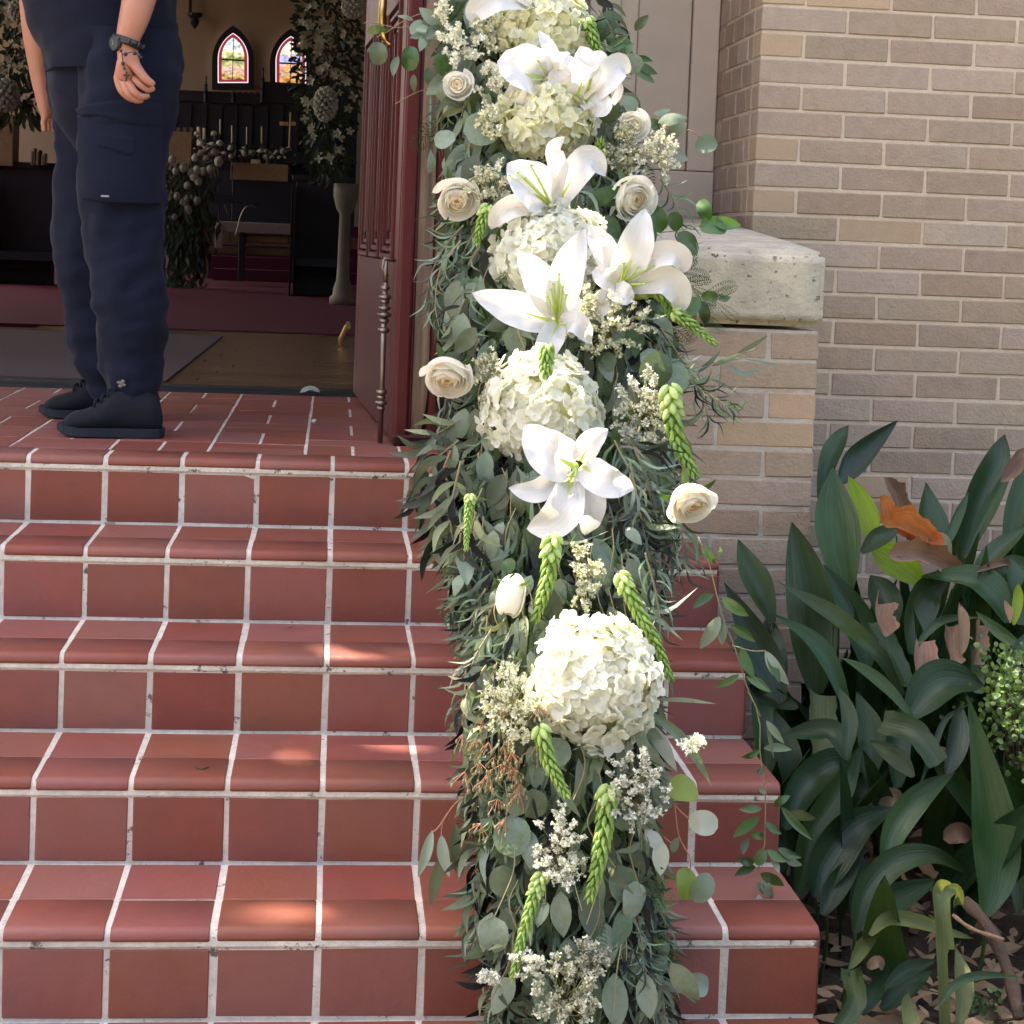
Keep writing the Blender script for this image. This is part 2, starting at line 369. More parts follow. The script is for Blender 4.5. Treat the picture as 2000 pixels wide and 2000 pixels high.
# ---------------------------------------------------------------- ground
T_, R_, W_, XR = .3017, .1684, .185, .915
mb = MB()
n = 60
xs = [-150,-60,-20,-8,-4,-2,-1,0,.6]+[.92+i*.09 for i in range(28)]+[5,9,20,60,150]
ys = [-150,-60,-25,-12,-6,-3]+[-1.5+i*.1 for i in range(36)]+[4,8,30,60,200]
V = []
for y in ys:
    for x in xs:
        z = -.175
        if .9 < x < 3.4 and -.9 < y < 1.9:
            z = -.10+.07*noise.noise((x*3,y*3,0))+.03*noise.noise((x*11,y*11,3))+.05*(y+.3)
        if x > XR+.001 and x < 1: z -= .05
        V.append((x,y,z if not (x <= .92) else -.175))
F = [(j*len(xs)+i, j*len(xs)+i+1, (j+1)*len(xs)+i+1, (j+1)*len(xs)+i) for j in range(len(ys)-1) for i in range(len(xs)-1)]
g = put('ground', mesh('ground', V, F, M['soil'])); tag(g, 'dark garden soil and ground around the steps', kind='structure')
mb = MB(); mb.box((-9,-30,-.30),(XR,-.31,-.169)); g = mb.put('path', M['concrete']); tag(g, 'unseen pale concrete path before the steps, laid to bounce sunlight onto the risers', kind='structure')  # out of view, kept pale so it bounces warm sunlight onto the risers
mb = MB(); mb.box((XR+1.6,-28,-.30),(12,-1.5,-.15)); mb.box((-24,-28,-.30),(-9.02,2,-.15)); g = mb.put('lawn', M['grass']); tag(g, 'lawn beside the path', kind='structure')

# ---------------------------------------------------------------- steps
steps = empty('steps', 'flight of red terracotta tiled steps with pale mortar joints', None, (0,.6,0), kind='structure')
X0 = -8*W_
gap = .0058; rnose = .017
def nose_profile(z, yf, yb, th=.014, r=rnose, lip=.0225):
    """cross-section (y,z) of a bullnose tile, counter-clockwise seen from +x"""
    P = [(yf, z-lip)]
    for i in range(7):
        a = math.pi-math.pi/2*i/6
        P.append((yf+r+r*math.cos(a), z-r+r*math.sin(a)))
    P += [(yb, z), (yb, z-th), (yf+r+.004, z-th), (yf+th, z-lip)]
    return P
def extrude_x(prof, x0, x1, bev=.002, jit=0):
    k = len(prof); cy = sum(p[0] for p in prof)/k; cz = sum(p[1] for p in prof)/k
    V = []; F = []
    for x, s in ((x0, 0), (x0+bev, 1), (x1-bev, 1), (x1, 0)):
        for i, (y, z) in enumerate(prof):
            if s: V.append((x, y, z))
            else: V.append((x, y+(cy-y)*.03, z+(cz-z)*.10))
    for j in range(3):
        for i in range(k):
            F.append((j*k+i, j*k+(i+1) % k, (j+1)*k+(i+1) % k, (j+1)*k+i))
    F += [tuple(range(k))[::-1], tuple(range(3*k, 4*k))]
    return V, F
# mortar body, the same section 3 mm smaller
mb = MB()
prof = []
d = .0018
for k in range(0, 6):
    zb = (k-1)*R_; zt = k*R_; yf = (k-1)*T_-.004
    prof.append((yf+.004+d, zb-d-.02 if k == 0 else zb-d)); prof.append((yf+.004+d, zt-.0385)); prof.append((yf+.0012, zt-.0325)); prof.append((yf+.0018, zt-rnose-.002)) 
    for i in range(7):
        a = math.pi-math.pi/2*i/6
        prof.append((yf+d+rnose+(rnose)*math.cos(a), zt-rnose-d+rnose*math.sin(a)))
prof += [(3.1, 5*R_-d), (3.1, -.4), (-.30, -.4)]
nP = len(prof)
xa, xb = X0-1.2, XR-.003
V = [(xa, y, z) for y, z in prof]+[(xb, y, z) for y, z in prof]
F = [(i, (i+1) % nP, nP+(i+1) % nP, nP+i) for i in range(nP)]+[tuple(range(nP))[::-1], tuple(range(nP, 2*nP))]
# subdivided front so that the joints look slightly uneven
mb.add(V, F); mb.put('mortar', M['mortar'], steps)
def cols(extra=0):
    e = [j*W_ for j in range(-9, 5)]+[XR+.0]
    return [(e[i], e[i+1]) for i in range(len(e)-1)]
_np = {}
for k in range(0, 6):
    z0 = (k-1)*R_; z1 = k*R_; yf = (k-1)*T_
    for ci, (a, b) in enumerate(cols()):
        lastc = abs(b-XR) < 1e-6
        xa = a+gap+random.uniform(-.0012,.0012); xb = b-(gap if not lastc else -.001)+random.uniform(-.0012,.0012)*(not lastc)
        if k == 5 and a > .74: continue
        dz = random.uniform(-.001,.001); dy = random.uniform(-.0012,.0012)
        # riser tile
        piece('tile', (xa, yf+dy, z0+.0055+(.0 if k else 0)), (xb, yf+.014+dy, z0+.1302+dz), M['tile'], steps, c=.0022, jit=.0008)
        # bullnose tile
        wkey = (round(xb-xa, 3), k)
        pr = nose_profile(0, -.004, .1262)
        Vn, Fn = extrude_x(pr, 0, 1, .0)
        kk = (round(xb-xa, 3), random.randrange(3))
        if kk not in _np:
            Vn, Fn = extrude_x(pr, -(xb-xa)/2, (xb-xa)/2, .0025)
            _np[kk] = mesh('tile', Vn, Fn, M['tile'], smooth=False)
            me = _np[kk]
            for p in me.polygons: p.use_smooth = len(p.vertices) == 4
        put('tile', _np[kk], steps, Matrix.Translation(((xa+xb)/2, yf+dy, z1+dz)) @ Matrix.Rotation(random.uniform(-.002,.002), 4, 'X'))
        # back tread tile
        if k < 5:
            piece('tile', (xa, yf+.1295, z1-.012), (xb, yf+T_-.002, z1+random.uniform(-.0008,.0004)), M['tile'], steps, c=.0018, jit=.0006)
for k in range(0, 5):   # side faces of the flight
    y = (k-1)*T_
    while y < 1.10:
        e = min(y+.19, 1.12)
        piece('tile', (XR-.0025, y+.006, (k-1)*R_+.006), (XR+.006, e-.006, k*R_-.006-(.02 if y < (k-1)*T_+.1 else 0)), M['tile'], steps)
        y = e

# ---------------------------------------------------------------- landing of basket-weave pavers
landing = empty('landing', 'landing of small red pavers laid in basket weave before the doorway', None, (0,2,.842), kind='structure')
ZL = 5*R_
mm = .247; xL = -.3185
row = 0; y = 1.325
ysq = [1.322]+[1.53+.242*i for i in range(7)]
for r in range(len(ysq)-1):
    ya, yb = ysq[r], min(ysq[r+1], 2.915)
    for c in range(-7, 8):
        xa = xL+c*mm; xb = xa+mm
        if xa > 1.0: continue
        v = (r+c) % 2 == 1
        # c=1 (x -.07..) has upright pairs in even rows
        for h in range(2):
            if v: a, b = (xa+h*mm/2+.0035, ya+.003), (xa+(h+1)*mm/2-.0035, yb-.003)
            else:
                hy = (yb-ya)/2; a, b = (xa+.0035, ya+h*hy+.003), (xb-.0035, ya+(h+1)*hy-.003)
            dz = random.uniform(-.0008,.0006)
            piece('paver', (a[0], a[1], ZL-.02), (b[0], b[1], ZL+dz), M['tile'], landing, c=.0018, jit=.0005)
mb = MB(); mb.box((-2.2,2.925,ZL-.03),(.30,2.985,ZL+.006)); mb.box((-2.2,2.955,ZL+.006),(.30,3.06,ZL+.016)); mb.put('threshold', M['metalstrip'], landing)

# ---------------------------------------------------------------- brick walls
CB, LB = .0757, .257
wall = empty('brick_wall', 'wing wall of long tan bricks in running bond with pale raised joints', 'wall', (1.7,1.85,0))
mb = MB(); mb.box((1.203,1.8535,-.3),(9,2.3,3.6)); mb.put('mortar', M['bmortar'], wall)
YW = 1.85
ztop = 2.124+CB
nrow = 0
while ztop > -.02:
    full = (nrow % 2 == 1)
    z1, z0 = ztop-.0045, ztop-CB+.0045
    x = 1.2
    first = True
    while x < 2.65:
        L = LB*(.5 if (first and not full) else 1.0)
        jx = random.uniform(-.003,.003)
        mt = M['brick2'] if (first and not full and z1 > 1.5 and random.random() < .75) or random.random() < .025 else M['brick']
        piece('brick', (x+(.0045 if not first else 0), YW+random.uniform(-.0015,.001), z0), (x+L-.0045, YW+.08, z1), mt, wall, c=.003, jit=.0012)
        x += L; first = False
    if z0 > 1.35:   # return face running back to the stone jamb
        y = 1.85+(.13 if full else .255); 
        y = 1.93 if True else y
        seq = [1.936, 2.062, 2.19, 2.318, 2.44] if full else [1.936, 2.0, 2.126, 2.254, 2.38, 2.44]
        for i in range(len(seq)-1):
            piece('brick', (1.2, seq[i]+.004, z0), (1.28, seq[i+1]-.004, z1), M['brick'], wall, c=.003, jit=.0012)
    ztop -= CB; nrow += 1
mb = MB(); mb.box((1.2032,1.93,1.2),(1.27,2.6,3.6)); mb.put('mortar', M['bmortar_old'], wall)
# pier
pier = empty('brick_pier', 'low tan brick pier beside the steps with a sloping stone cap', 'pier', (1.0,1.13,.3))
YP = 1.13; CP = .0742
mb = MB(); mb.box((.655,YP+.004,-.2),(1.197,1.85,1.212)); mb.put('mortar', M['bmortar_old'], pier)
zt = 1.2095; r = 0
while zt > .1:
    js = [.66,.82,1.073,1.2] if r % 2 == 0 else [.66,.948,1.2]
    for i in range(len(js)-1):
        mt = M['brick2'] if random.random() < .08 else M['brick']
        piece('brick', (js[i]+.004, YP+random.uniform(-.001,.0015), zt-CP+.0035), (js[i+1]-(.004 if i < len(js)-2 else 0), YP+.07, zt-.0035), mt, pier, c=.004, jit=.002)
    for i in range(3):
        if zt < .5 or True:
            ya = YP+.074+i*.245
            if ya+.24 < 1.86: piece('brick', (1.13, ya, zt-CP+.004), (1.2, ya+.237, zt-.004), M['brick'], pier, c=.004, jit=.002)
    zt -= CP; r += 1
# sloping cap stone with rounded edges
import bmesh
bm = bmesh.new()
zf, zb = 1.409, 1.512
vs_ = [bm.verts.new(v) for v in ((.64,1.118,1.2225),(1.207,1.118,1.2225),(1.207,2.40,1.2225),(.64,2.40,1.2225),(.64,1.118,zf),(1.207,1.118,zf),(1.207,2.36,zb),(.64,2.36,zb))]
for f in ((0,3,2,1),(4,5,6,7),(0,1,5,4),(1,2,6,5),(2,3,7,6),(3,0,4,7)): bm.faces.new([vs_[i] for i in f])
bmesh.ops.subdivide_edges(bm, edges=bm.edges[:], cuts=5, use_grid_fill=True)
bmesh.ops.bevel(bm, geom=[e for e in bm.edges if e.calc_face_angle(0) > .6], offset=.014, segments=3, affect='EDGES')
for v in bm.verts: v.co += Vector((0,0,1))*noise.noise(v.co*7)*.002+Vector((noise.noise(v.co*9+Vector((5,0,0)))*.001, noise.noise(v.co*8)*.0015, 0))
me = bpy.data.meshes.new('cap_stone'); bm.to_mesh(me); bm.free(); me.materials.append(M['stone'])
o = put('cap_stone', me, pier); o['label'] = 'mottled limestone cap'
for p in me.polygons: p.use_smooth = True
# ---------------------------------------------------------------- stone door surround
sur = empty('stone_door_surround', 'stepped pale stone jamb between the door and the brick wall', 'door surround', (1,2.4,1))
YJ = 2.38
def jb(x0,y0,x1,y1,z0=1.50,z1=4.2,m='jamb',nm='stone_block'):
    return piece(nm, (x0,y0,z0), (x1,y1,z1), M[m], sur, c=.003, jit=.0)
for (za, zb_) in ((1.66,2.9),(2.904,3.95)):
    jb(1.110,YJ,1.1985,YJ+.2,za,zb_); jb(.932,YJ+.012,1.107,YJ+.2,za,zb_); jb(.87,YJ-.004,.929,YJ+.2,za,zb_); jb(.768,YJ-.03,.867,YJ+.2,za,zb_)
    jb(.64,YJ+.05,.765,YJ+.25,za,zb_); jb(.45,YJ+.2,.637,YJ+.5,za,zb_)
jb(.45,YJ-.008,1.1985,YJ+.3,1.3,1.657)
jb(.45,YJ+.01,1.1985,YJ+.3,.84,1.297)
mb = MB(); mb.box((.30,2.95,.842),(.46,3.2,3.95)); mb.put('shaded_reveal', M['darkgrey'], sur)  # shade on the return wall put into this dark grey
# ---------------------------------------------------------------- church front above and beside the doorway, nave shell
ch = empty('church_building', 'church front wall and nave around the open doorway', 'building', (0,3,0))
mb = MB()
mb.box((-9,2.99,-.3),(-2.3,3.35,4.0)); mb.box((-2.3,2.99,3.45),(1.2,3.35,4.0)); mb.box((.30,3.21,-.3),(1.3,3.36,4.0)); mb.box((1.21,2.61,-.3),(9,3.0,3.6))
mb.put('front_wall', M['brick'], ch)
mb = MB()
NX0, NX1, NY1, NZ = -6.5, 4.5, 23.0, 6.5
mb.box((NX1,3.4,-.3),(NX1+.3,7.0,3.9)); mb.box((NX1,7.0,-.3),(NX1+.3,NY1,NZ)); mb.box((NX0-.3,NY1,-.3),(NX1+.3,NY1+.3,NZ))
y = 7.0
mb.box((NX0-.3,3.4,-.3),(NX0,7,3.9))
for i in range(5):
    mb.box((NX0-.3,y,-.3),(NX0,y+1.2,NZ)); mb.box((NX0-.3,y+1.2,-.3),(NX0,y+3.4,2.2)); mb.box((NX0-.3,y+1.2,5.8),(NX0,y+3.4,NZ)); y += 3.4  # bays left open in the unseen side wall to let skylight in
mb.put('nave_wall', M['iwall'], ch)
mb = MB(); mb.box((NX0-.3,7.0,NZ),(NX1+.3,NY1+.3,NZ+.2)); mb.add([(NX0-.3,3.0,4.0),(NX1+.3,3.0,4.0),(NX1+.3,7.0,NZ),(NX0-.3,7.0,NZ),(NX0-.3,3.0,4.14),(NX1+.3,3.0,4.14),(NX1+.3,7.0,NZ+.14),(NX0-.3,7.0,NZ+.14)], [(0,3,2,1),(4,5,6,7),(0,1,5,4),(1,2,6,5),(2,3,7,6),(3,0,4,7)]); mb.box((-9,3.0,4.0),(9,3.3,4.15)); mb.put('roof', M['idark'], ch)
# floor boards
for i in range(30):
    y0 = 3.06+i*.112
    for (x0, x1) in ((-1.6,-.62),(-.615,.35),(.355,1.3)):
        sft = (i*37 % 11)/11*.5-.25
        a, b = x0+(sft if x0 > -1.5 else 0), x1+(sft if x1 < 1.2 else 0)
        piece('floor_board', (a+.001,y0,ZL-.02),(b-.001,y0+.110,ZL+.012), M['ifloor'], ch, c=.001, jit=0)
mb = MB(); mb.box((NX0,3.06,ZL-.04),(NX1,NY1,ZL-.002)); mb.put('nave_floor', M['ired'], ch)
mb = MB(); mb.box((-6,6.42,ZL-.001),(4,17,ZL+.018)); mb.put('carpet', M['ired'], ch)
# entrance mat (lies on the floor)
Pm = [atz(0,755,ZL+.02), atz(325,742,ZL+.02), atz(436,655,ZL+.02), atz(0,645,ZL+.02)]
Pm[0].x = -2.2; Pm[3].x = -2.6; Pm[0].y = 3.12; Pm[1].y = 3.12
V = [(p.x,p.y,ZL+.0125) for p in Pm]+[(p.x,p.y,ZL+.02) for p in Pm]
mt_ = put('entrance_mat', mesh('entrance_mat', V, [(3,2,1,0),(4,5,6,7),(0,1,5,4),(1,2,6,5),(2,3,7,6),(3,0,4,7)], M['imat'])); tag(mt_, 'grey brown entrance mat on the wood floor inside the door', 'mat')

# ---------------------------------------------------------------- door leaf
door = empty('wooden_door', 'tall mahogany panelled door leaf standing open, weathered along its edge', 'door', (.15,2.3,ZL))
A = Vector((.068,2.96,0)); B = Vector((.158,1.585,0))      # hinge side and free edge of the visible face
dl = (B-A).length; du = (B-A).normalized(); dn = Vector((-du.y, du.x, 0))   # dn points to +x (into the thickness)
if dn.x < 0: dn = -dn
Mdoor = Matrix(((du.x, dn.x, 0, A.x),(du.y, dn.y, 0, A.y),(0,0,1,ZL),(0,0,0,1)))
def dbox(u0,u1,n0,n1,z0,z1,name,m,label=None,c=.003):
    V, F = cbox(u1-u0, n1-n0, z1-z0, c); me = mesh(name, V, F, m)
    o = put(name, me, door, Mdoor @ Matrix.Translation(((u0+u1)/2,(n0+n1)/2,(z0+z1)/2)))
    if label: o['label'] = label
    return o
DH = 2.75; zb = .012
dbox(0,dl-.02,.012,.055,zb,DH,'door_core',M['door_dk'])
dbox(0,.11,0,.012,zb,DH,'stile',M['door']); dbox(dl-.11,dl,0,.012,zb,DH,'stile',M['door'])
# bottom plain panel (kick board), rails
dbox(.111,dl-.111,0,.012,zb,.50,'rail',M['door'])
dbox(.111,dl-.111,0,.012,1.23,1.40,'rail',M['door']); dbox(.111,dl-.111,0,.012,2.3,DH,'rail',M['door'])
inner = dl-.222; nst = 3
for zz0, zz1 in ((.50,1.23),(1.40,2.3)):
    for i in range(1, nst):
        u = .111+inner*i/nst; dbox(u-.035,u+.035,0,.012,zz0+.0005,zz1-.0005,'mullion',M['door'])
    for i in range(nst):
        u0 = .111+inner*i/nst+(.035 if i else 0); u1 = .111+inner*(i+1)/nst-(.035 if i < nst-1 else 0)
        # stepped mouldings round each panel, proud of the face
        for st, (off, pr_) in enumerate(((0,-.010),(.022,-.004),(.042,.004))):
            wd = .018
            dbox(u0+off,u0+off+wd,pr_,.0125,zz0+off,zz1-off,'moulding',M['door'],c=.004)
            dbox(u1-off-wd,u1-off,pr_,.0125,zz0+off,zz1-off,'moulding',M['door'],c=.004)
            dbox(u0+off+wd,u1-off-wd,pr_,.0125,zz0+off,zz0+off+wd,'moulding',M['door'],c=.004)
            dbox(u0+off+wd,u1-off-wd,pr_,.0125,zz1-off-wd,zz1-off,'moulding',M['door'],c=.004)
        um = (u0+u1)/2
        dbox(um-.012,um+.012,-.003,.0125,zz0+.08,zz1-.08,'bead',M['door'],c=.005)
# edge of the leaf: astragal, raw weathered strip, back moulding
dbox(dl-.004,dl+.022,.003,.040,zb,DH,'astragal',M['door'],c=.006)
dbox(dl+.0,dl+.014,.0405,.050,zb,DH,'edge_bead',M['door'],c=.003)
V = []; Fq = []
ns_ = 90
for i in range(ns_+1):
    z = zb+(DH-zb)*i/ns_
    w_ = .004*noise.noise((0,0,z*14))+.0035*noise.noise((3,0,z*40)); lo = .018*max(0, 1-(z-zb)/.12)
    for q, (u, nn_) in enumerate(((dl-.015,.051),(dl+.010,.051),(dl+.012+.002*noise.noise((1,1,z*30)),.068),(dl+.008,.093+w_-lo),(dl-.015,.093+w_-lo))):
        V.append(tuple(Mdoor @ Vector((u, nn_, z))))
for i in range(ns_):
    for q in range(4): Fq.append((i*5+q, i*5+q+1, (i+1)*5+q+1, (i+1)*5+q))
o = put('edge_strip', mesh('edge_strip', V, Fq, M['rawwood']), door); o['label'] = 'bare weathered grey brown wood edge'
dbox(dl-.03,dl+.006,.0945,.120,zb-.004,DH,'back_moulding',M['door'],c=.006)
dbox(dl-.05,dl+.03,.0,.125,zb-.012,zb+.018,'foot_rail',M['door_dk'],c=.006)
dbox(0,dl-.02,.0555,.10,zb+.02,DH,'back_board',M['door_dk'])
# drop bolt on the face near the edge
mb = MB(); ub = dl-.035; nb = -.028
def dp(u,n,z): return tuple(Mdoor @ Vector((u,n,z)))
mb.tube([dp(ub,nb,.0),dp(ub,nb,.44)], .0075, 10)
for z, r_ in ((.425,.012),(.40,.017),(.388,.012),(.37,.016),(.352,.0185),(.335,.013),(.31,.016),(.14,.015),(.125,.012),(.11,.016),(.095,.011)):
    c = dp(ub,nb,z); mb.lathe(c, [(r_*.55,-.008),(r_,-.003),(r_,.003),(r_*.55,.008)], 12)
mb.tube([dp(ub,nb,.44),dp(ub,nb,.50)], [.0075,.004], 8)
mb.put('drop_bolt', M['oldmetal'], door, True)
mb = MB(); mb.tube([dp(ub-.03,-.001,.50),dp(ub-.03,-.03,.505),dp(ub-.03,-.035,.48),dp(ub-.025,-.02,.455)], .005, 8); mb.put('bolt_hook', M['oldmetal'], door, True)
# push-bar plate and pull handle
dbox(dl-.062,dl-.048,-.010,.0,1.27,DH-.1,'cover_strip',M['rawwood'],c=.002)
mb = MB(); ph = [at(757,-60,1.86),at(748,10,1.83),at(747,50,1.83),at(753,78,1.83),at(765,88,1.83)]
mb.tube(catmull(ph,14), [.006]*3+[.012]*7+[.006]*4, 10); mb.put('pull_handle', M['brass'], door, True)
# brass kick-down door stop on the far side
ds = empty('door_stop', 'small brass lever door stop on the floor boards', 'door stop', tuple(atz(663,676,ZL)))
mb = MB(); b0 = atz(664,676,ZL+.015); Yd = b0.y
mb.tube([b0, at(665,662,Yd), at(676,640,Yd), at(682,634,Yd)], [.012,.012,.014,.014], 8)
mb.box(tuple(at(676,642,Yd)-Vector((0,.02,0))), tuple(at(684,628,Yd)+Vector((0,.02,0)))); mb.put('lever', M['brass'], ds)
mb = MB(); mb.lathe(tuple(b0-Vector((0,0,.004))), [(.03,-.008),(.03,0),(.012,.01)], 12); mb.put('foot', M['brass'], ds)
# ---------------------------------------------------------------- interior furniture
def slab(name, x0, y0, x1, y1, Y, th, m, parent=None, c=.004):
    """box whose front face covers the pixel rectangle at depth Y"""
    a, b = at(x0,y1,Y), at(x1,y0,Y)
    V, F = cbox(abs(b.x-a.x), th, abs(b.z-a.z), min(c, abs(b.x-a.x)*.2, th*.2, abs(b.z-a.z)*.2)); me = mesh(name, V, F, m)
    return put(name, me, parent, Matrix.Translation(((a.x+b.x)/2, Y+th/2, (a.z+b.z)/2)))
def base_of(x, y, Y):
    p = at(x,y,Y); return (p.x, p.y, ZL+.02)
# panelled oak screen (reredos) with battlements and spires
YR = 21.0
rr = empty('altar_screen', 'dark carved oak screen with small battlements and spires under the arched windows', 'altar screen', base_of(500,300,YR))
slab('panelling', 330, 192, 700, 560, YR, .15, M['idark'], rr)
slab('cornice', 330, 187, 405, 196, YR-.05, .1, M['idark'], rr); 
slab('gable', 403, 184, 512, 200, YR-.05, .15, M['idark'], rr); slab('gable', 508, 168, 700, 200, YR-.05, .15, M['idark'], rr)
for i in range(9): slab('merlon', 408+i*11.5, 180, 414+i*11.5, 186, YR-.05, .1, M['idark'], rr, .001)
for i in range(8): slab('merlon', 516+i*14, 164, 522+i*14, 169, YR-.05, .1, M['idark'], rr, .001)
for (x, y0, y1) in ((401,148,200),(455,172,200),(512,130,200),(565,158,180)):
    c = at(x,y1,YR-.12); h = at(x,y0,YR-.12).z-c.z; mb = MB()
    mb.lathe(tuple(c), [(.03,0),(.03,h*.35),(.042,h*.38),(.03,h*.42),(.022,h*.6),(.030,h*.64),(.012,h*.7),(.010,h*.9),(.016,h*.93),(.002,h)], 8); mb.put('spire', M['idark'], rr)
for i in range(12): slab('panel_moulding', 340+i*30, 205, 343+i*30, 330, YR-.03, .03, M['idark'], rr, .001)
# arched stained glass windows
YWN = 22.9
def gothic(cx, top, bot, hw, n=14):
    """outline of a pointed arch in pixels"""
    P = [(cx-hw, bot)]; spring = top+hw*1.7; R = hw*(1.7**2+1)/2; fm = math.asin(hw*1.7/R)
    P.append((cx-hw, spring))
    for i in range(1, n+1):
        f = fm*i/n; P.append((cx-hw+R*(1-math.cos(f)), spring-R*math.sin(f)))
    for q in P[-2::-1]: P.append((2*cx-q[0], q[1]))
    return P
def ring(name, O, I, Y, th, m, parent):
    o = [at(x,y,Y) for x,y in O]; i_ = [at(x,y,Y) for x,y in I]; k = len(o); D = Vector((0,th,0))
    V = [tuple(v) for v in o]+[tuple(v) for v in i_]+[tuple(v+D) for v in o]+[tuple(v+D) for v in i_]
    F = []
    for j in range(k):
        j2 = (j+1) % k
        F += [(j,j2,k+j2,k+j),(k+j,k+j2,3*k+j2,3*k+j),(2*k+j,2*k+j2,j2,j)]
    return put(name, mesh(name, V, F, m), parent)
def poly(name, O, Y, m, parent):
    o = [at(x,y,Y) for x,y in O]; return put(name, mesh(name, [tuple(v) for v in o], [tuple(range(len(o)))], m), parent)
def glass_mat(name, seed, c):
    m = bpy.data.materials.new(name); m.use_nodes = True; t = m.node_tree; N = t.nodes; L = t.links; b = N['Principled BSDF']
    tc = N.new('ShaderNodeTexCoord'); mp = N.new('ShaderNodeMapping'); mp.inputs['Location'].default_value = (seed,seed*2,seed); mp.inputs['Scale'].default_value = (1,.1,1.6); L.new(tc.outputs['Object'], mp.inputs[0])
    v = N.new('ShaderNodeTexVoronoi'); v.inputs['Scale'].default_value = 26; L.new(mp.outputs[0], v.inputs['Vector'])
    nz = N.new('ShaderNodeTexNoise'); nz.inputs['Scale'].default_value = 9; nz.inputs['Detail'].default_value = 5; L.new(mp.outputs[0], nz.inputs['Vector'])
    # bands by height: blue-white sky, yellow horizon, green trees, pink and gold below
    sp = N.new('ShaderNodeSeparateXYZ'); L.new(tc.outputs['Generated'], sp.inputs[0])
    ad = N.new('ShaderNodeMath'); ad.operation = 'MULTIPLY_ADD'; ad.inputs[1].default_value = .55; L.new(nz.outputs[0], ad.inputs[0]); L.new(sp.outputs[2], ad.inputs[2])
    sb = N.new('ShaderNodeMath'); sb.operation = 'SUBTRACT'; sb.inputs[1].default_value = .27; L.new(ad.outputs[0], sb.inputs[0])
    cr = N.new('ShaderNodeValToRGB'); L.new(sb.outputs[0], cr.inputs[0]); e = cr.color_ramp.elements; e[0].position = 0; e[0].color = (*c[0],1); e[1].position = 1; e[1].color = (*c[-1],1)
    for i in range(1, len(c)-1): q = e.new(i/(len(c)-1)); q.color = (*c[i],1)
    mx = N.new('ShaderNodeMix'); mx.data_type = 'RGBA'; mx.blend_type = 'MULTIPLY'; mx.inputs[0].default_value = .75; L.new(cr.outputs[0], mx.inputs[6])
    hs = N.new('ShaderNodeHueSaturation'); L.new(v.outputs['Color'], hs.inputs['Color']); hs.inputs['Saturation'].default_value = .30; hs.inputs['Value'].default_value = 1.4; L.new(hs.outputs[0], mx.inputs[7])
    L.new(mx.outputs[2], b.inputs['Emission Color']); b.inputs['Emission Strength'].default_value = .19; b.inputs['Base Color'].default_value = (.05,.05,.05,1)
    return m
GL = [[(.05,.04,.02),(.6,.42,.15),(.62,.42,.5),(.45,.5,.2),(.16,.22,.1),(.8,.74,.4),(.55,.65,.8),(.75,.85,1),(.4,.52,.75)],
      [(.05,.04,.02),(.85,.4,.1),(.35,.3,.25),(.9,.4,.12),(.4,.45,.8),(.35,.4,.75),(.9,.8,.55),(.85,.9,1),(.5,.6,.6)]]
M['redglass'] = mat('ruby_glass', (.3,.02,.03), .2, emis=((.25,.03,.06),.13)); M['paleglass'] = mat('pale_glass', (.5,.4,.4), .2, emis=((.7,.6,.75),.20))
for i, (cx, top, bot, hw, lab) in enumerate(((455,50,175,41,'arched stained glass window in full view above the screen'),(568,56,183,41,'arched stained glass window partly hidden by the tall white flower arrangement'))):
    wn = empty('stained_glass_window', lab, 'window', tuple(at(cx,bot,YWN)), group='stained glass windows of the far wall')
    ring('frame', gothic(cx,top,bot,hw), gothic(cx,top+14,bot-13,hw-11), YWN-.04, .08, M['idark'], wn)
    ring('pale_border', gothic(cx,top+14,bot-13,hw-11), gothic(cx,top+16,bot-15,hw-13), YWN-.01, .03, M['paleglass'], wn)
    ring('red_border', gothic(cx,top+16,bot-15,hw-13), gothic(cx,top+23,bot-19,hw-19), YWN-.0, .03, M['redglass'], wn)
    poly('pane', gothic(cx,top+23,bot-19,hw-19), YWN+.005, glass_mat('painted_glass_%s' % ('landscape','figures')[i], 3.3+i*4, GL[i]), wn)
    slab('glazing_bar', cx-.7, top+22, cx+.7, bot-18, YWN-.012, .012, M['idark'], wn, .001)
    slab('glazing_bar', cx-22, (top+bot)/2+4, cx+22, (top+bot)/2+5, YWN-.012, .012, M['idark'], wn, .001)
br = empty('wall_bracket', 'small carved wooden wall bracket high on the plaster wall', 'bracket', tuple(at(382,50,YWN)))
mb = MB(); c = at(380,57,YWN-.12); mb.lathe(tuple(c), [(.005,0),(.04,.05),(.07,.1),(.06,.16),(.11,.2),(.11,.24)], 10); mb.put('corbel', M['idark'], br); slab('post', 368, -40, 376, 30, YWN-.06, .05, M['idark'], br)
